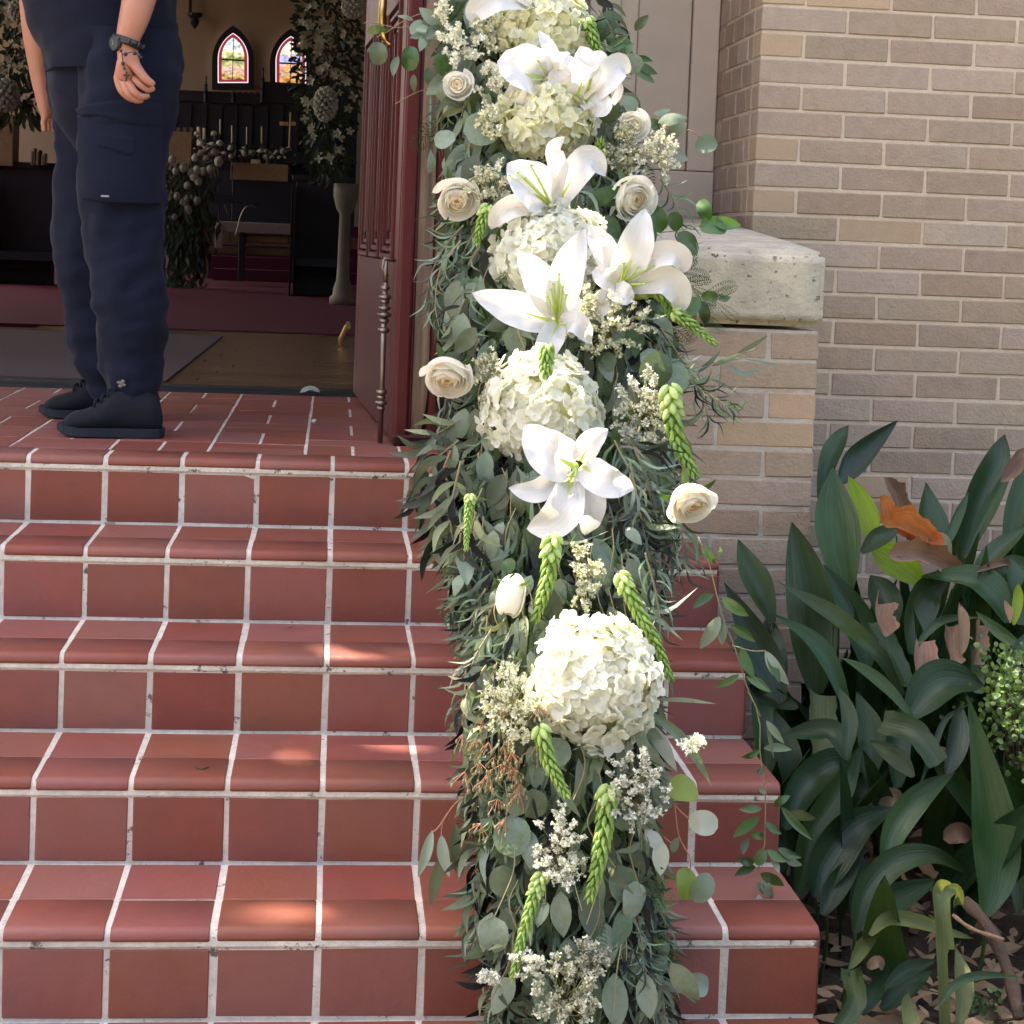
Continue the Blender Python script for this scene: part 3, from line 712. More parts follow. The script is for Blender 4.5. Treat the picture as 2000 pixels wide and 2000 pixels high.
# altar with flowers, candles, cross
YA = 19.6
al = empty('altar', 'long dark altar with a tan patterned cloth hanging over its front', 'altar', base_of(520,330,YA))
slab('body', 450, 345, 692, 480, YA, .8, M['idark'], al); slab('altar_cloth', 450, 322, 563, 350, YA-.03, .83, M['itan'], al, .002); slab('altar_cloth', 616, 327, 655, 349, YA-.03, .83, M['itan'], al, .002)
slab('shelf', 395, 304, 692, 312, YA+.9, .25, M['idark'], al)
def blossom_row(x0, x1, y, dy, Y, n, lab, r=(.03,.06)):
    g = empty('flower_garland', lab, 'flower garland', tuple(at((x0+x1)/2,y+dy,Y)))
    a, b = MB(), MB()
    for i in range(n):
        x = random.uniform(x0,x1); yy = y+random.gauss(0,dy*.45); p = at(x,yy,Y+random.uniform(-.08,.08)); rd = random.uniform(*r)
        a.ell(p, (rd,rd,rd*.8), 7, 4, random.uniform(-.5,.5))
        for k in range(3):
            q = p+Vector((random.gauss(0,.05),random.gauss(0,.04),random.gauss(-.02,.06))); V, F = blade([q, q+Vector((random.gauss(0,.05),-.02,random.gauss(-.03,.06)))], .04, n=4, m=2, prof=p_lance); b.add(V, F, random.uniform(-.5,.5))
    a.put('blossoms', M['iflower'], g, True)['kind'] = 'stuff'; b.put('foliage', M['ileaf'], g)['kind'] = 'stuff'
blossom_row(425, 570, 300, 11, YA+.95, 70, 'low row of cream flowers running along the altar shelf', (.025,.045))
blossom_row(602, 645, 300, 9, YA+.95, 22, 'short run of cream flowers on the shelf right of the dark post', (.02,.04))
blossom_row(648, 682, 308, 16, YA-.3, 22, 'small bunch of peach flowers beside the open door', (.03,.05))
blossom_row(380, 430, 290, 22, YA-.4, 40, 'round bunch of yellow cream roses left of the altar cloth', (.035,.06))
def candle(x, y0, y1, Y, w, name, lab, grp):
    c = empty(name, lab, 'candle', tuple(at(x,y1+18,Y)), group=grp)
    a, b = at(x,y1,Y), at(x,y0,Y); mb = MB(); mb.tube([a,b],[w,w*.9],8); mb.put('wax', M['iwhite'], c, True)
    mb = MB(); mb.tube([at(x,y1+20,Y),at(x,y1+1,Y)],[.03,.012],8); mb.put('holder', M['idark'], c, True)
for x, y0, y1, lab in ((430,233,263,'tallest thin altar candle, farthest left'),(453,245,280,'thin altar candle second from the left'),(482,248,282,'thin altar candle second from the right'),(511,247,281,'thin altar candle nearest the cross')):
    candle(x, y0, y1, YA+1.0, .011, 'candle', lab, 'thin candles on the altar shelf')
for x, y0, y1, lab in ((388,248,290,'thick tan candle left of its twin'),(399,250,282,'thick tan candle right of its twin')):
    candle(x, y0, y1, YA+.5, .026, 'candle', lab, 'thick candles beside the cream screen')
cr = empty('altar_cross', 'brass cross standing on the altar shelf', 'cross', tuple(at(566,292,YA+1)))
slab('upright', 563.5, 219, 568.5, 290, YA+1, .03, M['brass'], cr, .002); slab('crossbar', 546, 238, 563, 245, YA+1, .03, M['brass'], cr, .002); slab('crossbar', 569, 238, 578, 245, YA+1, .03, M['brass'], cr, .002)
bk = empty('book_stand', 'pale open book on the altar cloth', 'book', tuple(at(499,322,YA))); slab('book', 490, 312, 508, 320, YA+.1, .2, M['iwhite'], bk)
ch_ = empty('chalice', 'pale slender chalice on the altar cloth', 'chalice', tuple(at(521,322,YA+.1)))
c = at(521,322,YA+.1); mb = MB(); mb.lathe(tuple(c), [(.035,0),(.03,.01),(.008,.03),(.008,.07),(.02,.09),(.03,.13),(.028,.14)], 12); mb.put('cup', M['istone'], ch_, True)
tp = empty('tapestry_screen', 'tan fringed banner screen left of the altar', 'screen', base_of(350,350,18))
slab('cloth_panel', 322, 258, 375, 350, 18, .06, M['itan'], tp); slab('cloth_panel', 322, 350, 348, 392, 18, .06, M['itan'], tp)
for i in range(3): slab('finial', 344+i*13, 249, 351+i*13, 257, 18, .05, M['istone'], tp, .001)
# chancel steps and rail
cs = empty('chancel_steps', 'dark red carpeted chancel steps beyond the kneeler', 'steps', (-1,16.6,ZL))
for i in range(5):
    a = at(415-i*4, 540-i*22, 16.5+i*.5); b = at(600, 540-i*22, 16.5+i*.5)
    piece('step', (a.x, 16.5+i*.5, ZL), (b.x+1.0, 19.5, ZL+.15+i*.14), M['ired'] if i != 3 else M['ifloor'], cs)
kn = empty('kneeling_bench', 'low bench with a pink cloth and a tan cushion in front of the chancel', 'bench', base_of(490,545,14.8))
slab('bench_cloth', 422, 437, 568, 453, 14.8, .35, M['ipink'], kn, .01); slab('cloth_flap', 419, 440, 436, 485, 14.79, .03, M['ipink'], kn, .008)
slab('cushion', 478, 460, 566, 474, 14.9, .25, M['itan'], kn, .02)
for x in (464,566): slab('leg', x, 454, x+14, 548, 14.85, .25, M['idark'], kn)
slab('foot_rail', 404, 486, 566, 494, 14.95, .1, M['ifloor'], kn)
slab('side_frame', 396, 430, 404, 545, 15.0, .05, M['ired'], kn); slab('side_frame', 405, 470, 411, 540, 15.1, .05, M['idark'], kn)
lp = empty('reading_lamp', 'curved silver gooseneck lamp standing on the cloth covered bench', 'lamp', tuple(at(466,450,14.7)))
mb = MB(); mb.tube(catmull([at(459,462,14.7),at(464,445,14.7),at(470,422,14.7),at(480,405,14.7),at(492,402,14.7),at(499,406,14.7)],16), .008, 6); mb.put('neck', M['oldmetal'], lp, True)
rl = empty('altar_rail', 'thin dark wooden rail crossing before the altar', 'rail', base_of(420,390,16)); slab('top_rail', 335, 384, 512, 391, 16, .08, M['idark'], rl); slab('post', 424, 391, 430, 500, 16.02, .06, M['idark'], rl); slab('post', 450, 322, 452, 470, 16.1, .02, M['idark'], rl, .001)
# pews
for lab, x0, y0, x1, y1, Y in (('dark oak pew end block right of the aisle behind the open door',572,350,690,578,12.6),('dark oak pew left of the aisle behind the standing man',-60,323,110,563,13.0)):
    pw = empty('pew', lab, 'pew', base_of((x0+x1)/2,y1,Y), group='dark oak pews')
    slab('pew_back', x0, y0, x1, y1, Y, .06, M['idark'], pw); slab('pew_end', x0-9, y0+10, x0-.5, y1+2, Y-.4, .5, M['idark'], pw)
    slab('seat', x0+4, y1-70, x1, y1-58, Y-.35, .34, M['idark'], pw); slab('book_rack', x0+8, y1-66, x1-8, y1-40, Y-.05, .05, M['idark'], pw); slab('top_rail', x0-1, y0-4, x1, y0+2, Y-.03, .12, M['idark'], pw)
bkx = empty('hymn_books', 'row of worn books standing on the left pew ledge', 'books', tuple(at(74,323,12.9)))
for i, (w_, h, m) in enumerate(((5,28,'itan'),(4,34,'istone'),(6,26,'itan'),(4,30,'ired'),(5,20,'itan'),(4,24,'istone'))): slab('book', 60+i*5, 323-h, 60+i*5+w_-.6, 322, 12.85, .12, M[m], bkx, .002)
bx = empty('offering_box', 'plain tan box on the left pew ledge', 'box', tuple(at(0,323,12.9))); slab('box', -40, 226, 27, 322, 12.9, .3, M['itan'], bx, .006)
# column pedestal with big arrangement
def column(x, y0, y1, Y, lab, r=.05):
    c = empty('flower_column', lab, 'pedestal', base_of(x,y1,Y)); z1 = at(x,y1,Y).z; z0 = at(x,y0,Y).z; h = z0-ZL-.02; p = at(x,y1,Y)
    mb = MB(); mb.lathe((p.x,p.y,ZL+.018), [(r*2.1,0),(r*2.1,.06),(r*1.6,.08),(r*1.5,.14),(r*1.1,.2),(r,.3),(r*.9,h-.25),(r*1.5,h-.2),(r*2,h-.1),(r*2,h)], 16); mb.put('shaft', M['istone'], c, True)
    return p.x, p.y, ZL+.018+h
def arrangement(lab, cx, y0, y1, halfw, Y, nf, hyd, dens=1.0):
    g = empty('flower_arrangement', lab, 'flower arrangement', tuple(at(cx,y1,Y)), group='tall white flower arrangements inside the church')
    a, b = MB(), MB()
    s = 1/pxm(Y)
    for i in range(int(900*dens)):
        t = random.random(); yy = y0+(y1-y0)*t; hw = halfw*(.55+.45*math.sin(math.pi*min(1,t*1.1)))
        x = cx+random.uniform(-1,1)*hw; p = at(x,yy,Y+random.uniform(-.15,.15)); L_ = random.uniform(12,26)*s
        d = Vector(((x-cx)/halfw*.8+random.gauss(0,.4), random.gauss(0,.4), .3-t+random.gauss(0,.5))).normalized()
        V, F = blade([p, p+d*L_*.6, p+d*L_+Vector((0,0,-L_*.15))], L_*random.uniform(.25,.5), nrm=(random.gauss(0,.6),-1,random.gauss(0,.6)), prof=p_lance, n=5, m=2); b.add(V, F, random.uniform(-.6,.6))
    for i in range(nf):
        t = random.random()*.95; yy = y0+(y1-y0)*t; hw = halfw*(.5+.4*math.sin(math.pi*t)); x = cx+random.uniform(-1,1)*hw; p = at(x,yy,Y-.18); 
        k = random.choice((4,5,6)); L_ = random.uniform(7,13)*s; ax = Vector((random.gauss(0,.5),-1,random.gauss(0,.5))).normalized(); q = ax.to_track_quat('Z','Y').to_matrix()
        for j in range(k):
            an = 2*math.pi*j/k+random.random()*.3; d = q @ Vector((math.cos(an),math.sin(an),.45)); V, F = blade([p, p+d*L_*.6, p+d*L_], L_*.6, nrm=ax, prof=p_oval, n=4, m=2, cup=.2); a.add(V, F, random.uniform(-.4,.4))
    b.put('foliage', M['ileaf'], g)['kind'] = 'stuff'; a.put('blossoms', M['iflower'], g)['kind'] = 'stuff'
    for (hx, hy, hr, hv) in hyd:
        h = MB(); c = at(hx,hy,Y-.22); R_h = hr*s
        for i in range(90):
            z = 1-2*(i+.5)/90; an = i*2.39996; d = Vector((math.sqrt(1-z*z)*math.cos(an), math.sqrt(1-z*z)*math.sin(an), z)); d2 = Vector((d.x,d.y*.8,d.z*hv)); h.ell(c+d2*R_h, (R_h*.2,)*3, 6, 3, random.uniform(-.5,.5))
        h.put('hydrangea', M['iflower'], g, True)
    return g
column(668, 358, 597, 10.6, 'slim cream column pedestal beside the open door')
arrangement('towering white lily and hydrangea arrangement left of the open door', 640, -90, 345, 62, 10.6, 60, ((636,203,21,1.5),(690,10,20,1.2)), 1.1)
arrangement('white hydrangea and rose arrangement behind the standing man at the photo edge', 30, -80, 240, 75, 12.2, 45, ((8,186,26,1.1),(40,20,20,1)), .9)
for (cx,cy,lab) in ((372,345,'posy of cream roses tied to a pew end left of the aisle'),(350,410,'drooping cream rose posy low beside the man\'s trousers')):
    g = empty('pew_posy', lab, 'flower posy', tuple(at(cx,cy+120,13.4)), group='posies along the aisle'); a, b = MB(), MB(); s = 1/pxm(13.4)
    for i in range(13):
        p = at(cx+random.gauss(0,22), cy+random.gauss(-5,16), 13.3); rd = random.uniform(6,9)*s; a.ell(p, (rd,rd,rd*1.15), 8, 5, random.uniform(-.5,.3))
    for i in range(420):
        x = cx+random.gauss(-4,26); y_ = cy+random.uniform(-30,150); p = at(x, y_, 13.4+random.uniform(-.1,.15)); L_ = random.uniform(14,30)*s; d = Vector((random.gauss(0,.4),random.gauss(0,.3),-.7)).normalized(); V, F = blade([p,p+d*L_], L_*.3, prof=p_lance, n=4, m=2); b.add(V, F, random.uniform(-.6,.6))
    b.put('foliage', M['ileaf'], g)['kind'] = 'stuff'; a.put('roses', M['iflower'], g, True)

# ---------------------------------------------------------------- the standing man
man = empty('person', 'man in navy shirt, cargo trousers and black shoes standing side on at the doorway', 'person', (-.65,1.83,ZL))
YN, YF = 1.66, 2.02          # near (left) and far (right) leg
def ringloft(rows, n=40, fold=.006, fs=9., seed=0, rot=0.):
    """rows: (centre vector, half width x, half depth y); smooth cloth tube with folds"""
    V = []; F = []; K = len(rows)
    for i, (c, rx, ry) in enumerate(rows):
        for j in range(n):
            a = 2*math.pi*j/n; d = Vector((math.cos(a), math.sin(a), 0)); p = Vector(c)+Vector((d.x*rx, d.y*ry, 0))
            q = Vector((p.x*fs, p.y*fs, p.z*fs*.55+seed)); f = noise.noise(q)*fold+noise.noise(q*2.7)*fold*.45; lowz = max(0, 1-(p.z-ZL)/.36) if p.z < ZL+.36 else 0; f += noise.noise(Vector((p.x*5+p.z*6, p.y*5, p.z*34+seed)))*fold*(.04+.62*lowz)+noise.noise(Vector((p.x*9-p.z*22, p.y*9, p.z*7+seed*2)))*fold*.45
            V.append(tuple(p+d*f))
    for i in range(K-1):
        for j in range(n): F.append((i*n+j, i*n+(j+1) % n, (i+1)*n+(j+1) % n, (i+1)*n+j))
    return V, F
def interp(tab, k):
    """tab: (py, xl, xr) -> k rows"""
    tab = sorted(tab); out = []
    y0, y1 = tab[0][0], tab[-1][0]
    ys_ = [t[0] for t in tab]
    xl = [t[1] for t in tab]; xr = [t[2] for t in tab]
    for i in range(k):
        y = y0+(y1-y0)*i/(k-1)
        # smooth interpolation
        j = 0
        while j < len(tab)-2 and y > tab[j+1][0]: j += 1
        t = (y-ys_[j])/(ys_[j+1]-ys_[j])
        def cm(A):
            a = A[max(j-1,0)]; b = A[j]; c = A[j+1]; d = A[min(j+2,len(A)-1)]
            return .5*((2*b)+(c-a)*t+(2*a-5*b+4*c-d)*t*t+(3*b-a-3*c+d)*t**3)
        out.append((y, cm(xl), cm(xr)))
    return out
def leg_rows(tab, Y, dep, k=70):
    rows = []
    for y, xl, xr in interp(tab, k):
        a, b = at(xl,y,Y), at(xr,y,Y); c = (a+b)/2; rows.append((c, (b.x-a.x)/2, dep(y)))
    return rows
near_tab = [(60,150,340),(150,145,350),(230,143,340),(290,143,328),(350,148,322),(430,152,322),(500,160,326),(560,172,333),(610,180,334),(660,184,330),(700,190,321),(735,200,315),(765,214,312),(782,222,311)]
far_tab = [(60,92,320),(150,90,320),(230,98,300),(300,103,290),(400,104,280),(500,108,275),(600,120,286),(660,126,288),(700,138,284),(735,158,276),(762,168,268),(775,176,260)]
trousers = None
V1, F1 = ringloft(leg_rows(near_tab, YN, lambda y: .105 if y < 300 else .095, 110), 72, .020, 7.5, 1)
def crease(V, cuts, Y):
    """dent cloth along fold lines given in pixels"""
    segs = [([at(x,y,Y) for x,y in ln], dpt, wd) for ln, dpt, wd in cuts]
    out = []
    for v in V:
        p = Vector(v); dn_ = 0
        if p.y < Y:
            for ln, dpt, wd in segs:
                for i in range(len(ln)-1):
                    a, b = ln[i], ln[i+1]; ab = Vector((b.x-a.x,0,b.z-a.z)); ap = Vector((p.x-a.x,0,p.z-a.z)); t = max(0,min(1,ap.dot(ab)/ab.dot(ab))); dd = (ap-ab*t).length
                    dn_ = max(dn_, math.exp(-(dd/wd)**2)*dpt) if dpt > 0 else min(dn_, math.exp(-(dd/wd)**2)*dpt)
        out.append((p.x, p.y+dn_, p.z))
    return out
cutsN = [([(155,330),(200,345),(260,350)],.010,.010),([(160,520),(230,505),(320,470)],.012,.012),([(205,640),(250,610),(325,570)],-.016,.014),([(185,690),(235,668),(320,655)],.020,.010),([(195,712),(250,700),(312,715)],-.014,.009),([(160,420),(175,500),(200,560)],.014,.012),([(300,250),(318,340),(316,430)],.010,.010),([(150,225),(190,232),(230,228)],.012,.012),([(180,290),(230,300),(300,305)],.012,.010),([(150,470),(180,520),(215,600)],-.02,.03),([(170,660),(220,625),(300,600)],.018,.014),([(180,720),(230,690),(300,700)],-.016,.018),([(200,745),(250,728),(310,735)],.02,.010),([(230,765),(310,760)],-.014,.010),([(240,420),(300,400)],.01,.03),([(260,560),(320,520)],.014,.02)]
V1 = crease(V1, cutsN, YN)
V2, F2 = ringloft(leg_rows(far_tab, YF, lambda y: .10 if y < 300 else .088, 90), 56, .019, 7.5, 5)
tb = MB(); tb.add(V1, F1); tb.add(V2, F2)
# seat joining the legs
hip = leg_rows([(40,100,346),(110,97,350),(180,97,345),(240,108,326),(290,140,290),(330,180,262)], (YN+YF)/2, lambda y: .205 if y < 180 else max(.05,.205-(y-180)*.0011), 30)
V3, F3 = ringloft(hip, 56, .010, 8, 9); tb.add(V3, F3)
trousers = tb.put('trousers', M['navy'], man, True); trousers['label'] = 'dark navy cargo trousers bunched at the ankle'
# cargo pocket and flap on the near leg (shell just above the cloth)
def shell(name, pts_top, pts_bot, off, m, parent, nx=16, nz=8):
    """patch between two pixel lines, laid on the near leg"""
    rows = leg_rows(near_tab, YN, lambda y: .105, 70); V = []; F = []
    T1 = catmull([Vector((x,y,0)) for x,y in pts_top], nx+1); T2 = catmull([Vector((x,y,0)) for x,y in pts_bot], nx+1)
    for j in range(nz+1):
        for i in range(nx+1):
            q = T1[i].lerp(T2[i], j/nz); r_ = min(rows, key=lambda r: abs(r[0].z-at(q.x,q.y,YN).z)); p = at(q.x,q.y,YN)
            u = max(-.97, min(.97, (p.x-r_[0].x)/r_[1])); e = min(i, nx-i, 2)/2*min(j, nz-j, 1)
            V.append((p.x, r_[0].y-r_[2]*math.sqrt(1-u*u)-off*(.15+.85*e)-.0045+noise.noise(Vector((p.x*7.5,YN*7.5,p.z*4)))*.008, p.z))
    for j in range(nz):
        for i in range(nx): a = j*(nx+1)+i; F.append((a, a+nx+1, a+nx+2, a+1))
    return put(name, mesh(name, V, F, m, True), parent)
shell('cargo_pocket', [(158,232),(215,234),(300,238),(322,240)], [(160,385),(215,395),(290,398),(320,396)], .006, M['navy'], man)
shell('pocket_flap', [(152,216),(200,206),(280,200),(326,206)], [(160,229),(205,234),(262,250),(322,254)], .011, M['navy'], man)
shell('pocket_flap', [(190,262),(230,266),(268,270),(276,274)], [(192,292),(225,298),(258,310),(274,304)], .010, M['navy'], man)
slb = slab('reflective_tag', 197, 381.5, 213, 384.5, YN-.122, .002, M['white'], man, .0004)
# shirt
sh_tab = [(-560,120,300),(-480,60,330),(-380,50,340),(-250,45,345),(-120,42,346),(-40,38,346),(20,48,343),(60,60,350),(95,76,357),(120,84,358),(138,86,354),(148,92,350)]
Vs, Fs = ringloft(leg_rows(sh_tab, 1.84, lambda y: .25 if y > -420 else .20, 80), 64, .013, 7, 13)
Vs = crease(Vs, [([(90,105),(150,92),(215,90)],.016,.012),([(120,20),(180,0),(230,-20)],.014,.012),([(150,120),(215,110)],.010,.008),([(90,125),(150,132),(230,125)],-.012,.014),([(250,130),(350,105)],.014,.012)], 1.9)
sb = MB(); sb.add(Vs, Fs)
shirt = sb.put('shirt', M['navy2'], man, True); shirt['label'] = 'untucked navy shirt'
# body with both arms and hands: one skinned surface
vb = []; eb = []; rb = []
def vtx(p, r, par=None):
    vb.append(tuple(p)); rb.append(r if hasattr(r,'__len__') else (r,r)); i = len(vb)-1
    if par is not None: eb.append((par,i))
    return i
YS = 1.84
pel = vtx(at(215,150,YS), .10); ch1 = vtx(at(205,-120,YS), .13, pel); ch2 = vtx(at(205,-360,YS), .13, ch1); nk = vtx(at(205,-520,YS), .055, ch2); hd = vtx(at(185,-600,YS), .075, nk); hd2 = vtx(at(175,-680,YS), .088, hd); hd3 = vtx(at(178,-735,YS), .07, hd2); ns1 = vtx(at(98,-655,YS), .012, hd2)
for Yl, tb_ in ((YN+.02,[(230,250,.085),(240,480,.06),(262,740,.045)]),(YF,[(200,250,.085),(200,480,.06),(215,730,.045)])):
    p_ = pel
    for x,y,r in tb_: p_ = vtx(at(x,y,Yl), r, p_)
ZY = 1.50
s1 = vtx(at(250,-420,1.64), .06, ch2); e1 = vtx(at(298,-150,1.55), .052, s1); f1 = vtx(at(280,-40,1.52), .052, e1); f2 = vtx(at(264,30,ZY), .043, f1); wr = vtx(at(246,84,ZY), (.034,.027), f2); pm = vtx(at(243,112,ZY), (.036,.024), wr); pm2 = vtx(at(240,138,ZY), (.041,.022), pm)
for pts in (([(261,150,.0),(274,166,-.01),(289,176,.0),(302,172,.012)]),([(250,158,-.006),(262,180,-.014),(278,190,-.004),(292,186,.01)]),([(239,158,.0),(250,184,-.010),(266,197,.0),(280,195,.012)]),([(228,151,.006),(236,176,.0),(250,190,.008),(262,196,.018)])):
    p_ = pm2
    for k, (x,y,dY) in enumerate(pts): p_ = vtx(at(x,y,ZY+dY), (.0115,.0105,.0098,.0082)[k], p_)
p_ = pm
for k, (x,y,dY) in enumerate(((265,128,-.012),(277,146,-.018),(290,160,-.018),(304,166,-.012))): p_ = vtx(at(x,y,ZY+dY), (.017,.0135,.0115,.009)[k], p_)
s2 = vtx(at(150,-420,2.02), .06, ch2); e2 = vtx(at(64,-60,2.08), .05, s2); f3 = vtx(at(70,60,2.1), .044, e2); w2 = vtx(at(80,160,2.12), .030, f3); h2 = vtx(at(92,210,2.12), (.036,.022), w2)
for k in range(4): q_ = vtx(at(84+k*8,240,2.12+k*.01), .009, h2); vtx(at(88+k*8,258,2.12+k*.01), .008, q_)
me = bpy.data.meshes.new('body'); me.from_pydata(vb, eb, []); me.update(); me.materials.append(M['skin'])
body = put('body', me, man)
md = body.modifiers.new('skin', 'SKIN'); md.use_smooth_shade = True; md.branch_smoothing = .4
for i, sv in enumerate(body.data.skin_vertices[0].data): sv.radius = rb[i]; sv.use_root = (i == 0)
sd = body.modifiers.new('subd', 'SUBSURF'); sd.levels = 2; sd.render_levels = 2
mb = MB(); mb.ell(at(190,-700,YS), (.10,.09,.10), 16, 10); mb.put('hair', M['black'], man, True)
# sleeves
for pts in ([(at(248,-440,1.64),.085),(at(285,-240,1.57),.078),(at(296,-170,1.55),.074)],[(at(150,-440,2.02),.085),(at(90,-200,2.06),.078),(at(80,-140,2.07),.075)]):
    mb = MB(); mb.tube([p for p,_ in pts], [r for _,r in pts], 20, cap=False); mb.put('sleeve', M['navy2'], man, True)
# watch
wt_c = at(228,84,ZY-.012)
mb = MB(); ax = (at(246,84,ZY)-at(264,30,ZY)).normalized()
def bandring(c, ax, rx, ry, h, th, n=28):
    z = ax; x = z.cross(Vector((0,1,0))).normalized(); y = z.cross(x); V = []; F = []
    for s in (-h/2, h/2):
        for t in (0, th):
            for j in range(n): a = 2*math.pi*j/n; V.append(tuple(c+z*s+x*((rx+t)*math.cos(a))+y*((ry+t)*math.sin(a))))
    for j in range(n):
        k = (j+1) % n; F += [(j,k,2*n+k,2*n+j)[::-1], (n+j,n+k,3*n+k,3*n+j), (j,n+j,n+k,k)[::-1], (2*n+j,3*n+j,3*n+k,2*n+k)]
    return V, F
V, F = bandring(at(247,82,ZY), ax, .0345, .0290, .020, .004)
wt = put('watch', mesh('watch', V, F, M['black'], True), man); wt['label'] = 'black wristwatch with a round dial'
q = Vector((-.72,-.66,-.1)).normalized(); R = q.to_track_quat('Z','Y').to_matrix().to_4x4()
mb = MB(); mb.lathe((0,0,0), [(.018,-.004),(.0215,0),(.0215,.007),(.019,.011),(.017,.011),(.0165,.009)], 24); o = mb.put('case', M['black'], None, True); bpy.data.objects.remove(o)
me = mb.me('case', M['black'], False); put('case', me, wt, Matrix.Translation(wt_c) @ R)
mb = MB(); mb.lathe((0,0,.0092), [(.0162,0),(.0162,.0012),(.001,.0013)], 24); put('dial', mb.me('dial', M['glassw']), wt, Matrix.Translation(wt_c) @ R)
for a0, l_ in ((.4,.010),(2.3,.007)):
    mb = MB(); mb.box((-.0007,0,.0106),(.0007,l_,.0112)); put('hand', mb.me('hand', M['white']), wt, Matrix.Translation(wt_c) @ R @ Matrix.Rotation(a0,4,'Z'))
for k in range(9):
    a = k/9*2*math.pi; c = at(250,82,ZY); x = ax.cross(Vector((0,1,0))).normalized(); y = ax.cross(x); c = c+x*(.041*math.cos(a))+y*(.0345*math.sin(a)); mb = MB(); mb.ell((0,0,0), (.005,.004,.008), 8, 5); put('band_stud', mb.me('band_stud', M['black'], True), wt, Matrix.Translation(c) @ ax.to_track_quat('Z','Y').to_matrix().to_4x4())
# rosary bracelet hanging over the back of the hand
mb = MB(); rp = [(236,96),(240,106),(247,104),(258,102),(267,105),(275,110)]; Yr = ZY-.036
mb.tube(catmull([at(x,y,Yr) for x,y in rp],20), .0012, 6); mb.tube(catmull([at(x,y,Yr) for x,y in ((238,103),(240,120),(243,132),(247,142),(249,152))],14), .0012, 6)
ros = mb.put('rosary_cord', M['black'], man, True); ros['label'] = 'black beaded rosary bracelet with a small cross'
for x, y, r in ((245,106,.0055),(263,104,.0055),(272,108,.005),(240,124,.0052),(243,134,.0038),(276,112,.004),(236,99,.004)):
    mb = MB(); mb.ell(at(x,y,Yr-.001), (r,r,r), 8, 6); mb.put('bead', M['black'], ros, True)
mb = MB(); p = at(247,150,Yr-.002); mb.box(tuple(p-Vector((.0025,.0015,.012))), tuple(p+Vector((.0025,.0015,.012)))); mb.box(tuple(p+Vector((-.008,-.0016,.001))), tuple(p+Vector((.008,.0016,.006)))); mb.put('crucifix', M['black'], ros)
# shoes
def shoe(nm, toe, heel, top, sole_y, Y, hw, ztop_px):
    """loft along the foot; toe and heel in pixels"""
    n = 24; V = []; F = []; K = 26; zs = atz((toe+heel)/2, sole_y, ZL)
    a = at(toe,sole_y,Y).x; b = at(heel,sole_y,Y).x; L_ = b-a
    hgt = [(0,.010),(.04,.034),(.12,.050),(.25,.060),(.38,.078),(.5,.108),(.6,.128),(.72,.125),(.85,.112),(.96,.098),(1,.05)]
    wid = [(0,.018),(.05,.036),(.15,.047),(.3,.052),(.45,.048),(.6,.042),(.75,.040),(.9,.038),(.97,.030),(1,.015)]
    def li(t_, u):
        for i in range(len(t_)-1):
            if u <= t_[i+1][0]: f = (u-t_[i][0])/(t_[i+1][0]-t_[i][0]); return t_[i][1]*(1-f)+t_[i+1][1]*f
        return t_[-1][1]
    for i in range(K+1):
        u = i/K; h = li(hgt,u); wv = li(wid,u); x = a+L_*u
        for j in range(n):
            t = 2*math.pi*j/n; cy_, cz_ = math.cos(t), math.sin(t); yy = wv*math.copysign(abs(cy_)**.8, cy_); zz = .013+h*.5+(h*.5)*math.copysign(abs(cz_)**.75, cz_)
            q = Vector((x*14,yy*14,zz*14)); V.append((x, Y+yy*(1-.25*max(0,cz_)), ZL+zz+noise.noise(q)*.003))
    for i in range(K):
        for j in range(n): F.append((i*n+j, i*n+(j+1) % n, (i+1)*n+(j+1) % n, (i+1)*n+j))
    F += [tuple(range(n)), tuple(range(K*n,(K+1)*n))[::-1]]
    o = put('shoe', mesh('shoe', V, F, M['shoe'], True), man); 
    mb = MB(); V = []; F = []; out = []
    for i in range(33):
        u = i/32; out.append((a-.006+(L_+.012)*u, .0+li(wid, min(1,max(0,u)))+.007))
    loop = [(x, w_) for x, w_ in out]+[(x, -w_) for x, w_ in out[::-1]]; k = len(loop)
    for z in (.001,.004,.022,.026):
        for x, w_ in loop:
            sp = .006*max(0, 1-(x-a)/.05)**2 if z < .01 else 0
            e = .95 if z in (.001,.034) else 1
            V.append((a+L_/2+(x-a-L_/2)*(.992 if e < 1 else 1), Y+w_*e, ZL+z+sp+(.006*max(0,1-(x-a)/.05)**2)))
    for r_ in range(3):
        for i in range(k): F.append((r_*k+i, r_*k+(i+1) % k, (r_+1)*k+(i+1) % k, (r_+1)*k+i))
    F += [tuple(range(k))[::-1], tuple(range(3*k,4*k))]
    s_ = put('sole', mesh('sole', V, F, M['sole']), o)
    mb = MB()
    for k_ in range(4):
        xx = a+L_*(.34+.065*k_); zt_ = ZL+.0235+li(hgt,.34+.065*k_)
        mb.tube(catmull([(xx,Y-.030,zt_-.014),(xx,Y-.012,zt_+.001),(xx+.004,Y+.012,zt_+.001),(xx,Y+.028,zt_-.014)],8), .0036, 6)
    mb.put('laces', M['navy'], o, True)
    return o
s_near = shoe('shoe', 118, 316, 0, 845, 1.60, 0, 0); s_near['label'] = 'black suede shoe nearest the steps'
s_far = shoe('shoe', 82, 270, 0, 813, 2.03, 0, 0)
mb = MB()
for dx, dz, r_ in ((-4,-3,.0055),(4,-5,.006),(6,2,.0055),(-1,4,.006),(1,-1,.006)): mb.ell(at(236+dx,750+dz,1.553), (r_,.0035,r_*.8), 8, 5)
o = mb.put('sock', M['istone'], man, True); o['label'] = 'patch of pale patterned sock above the shoe tongue'
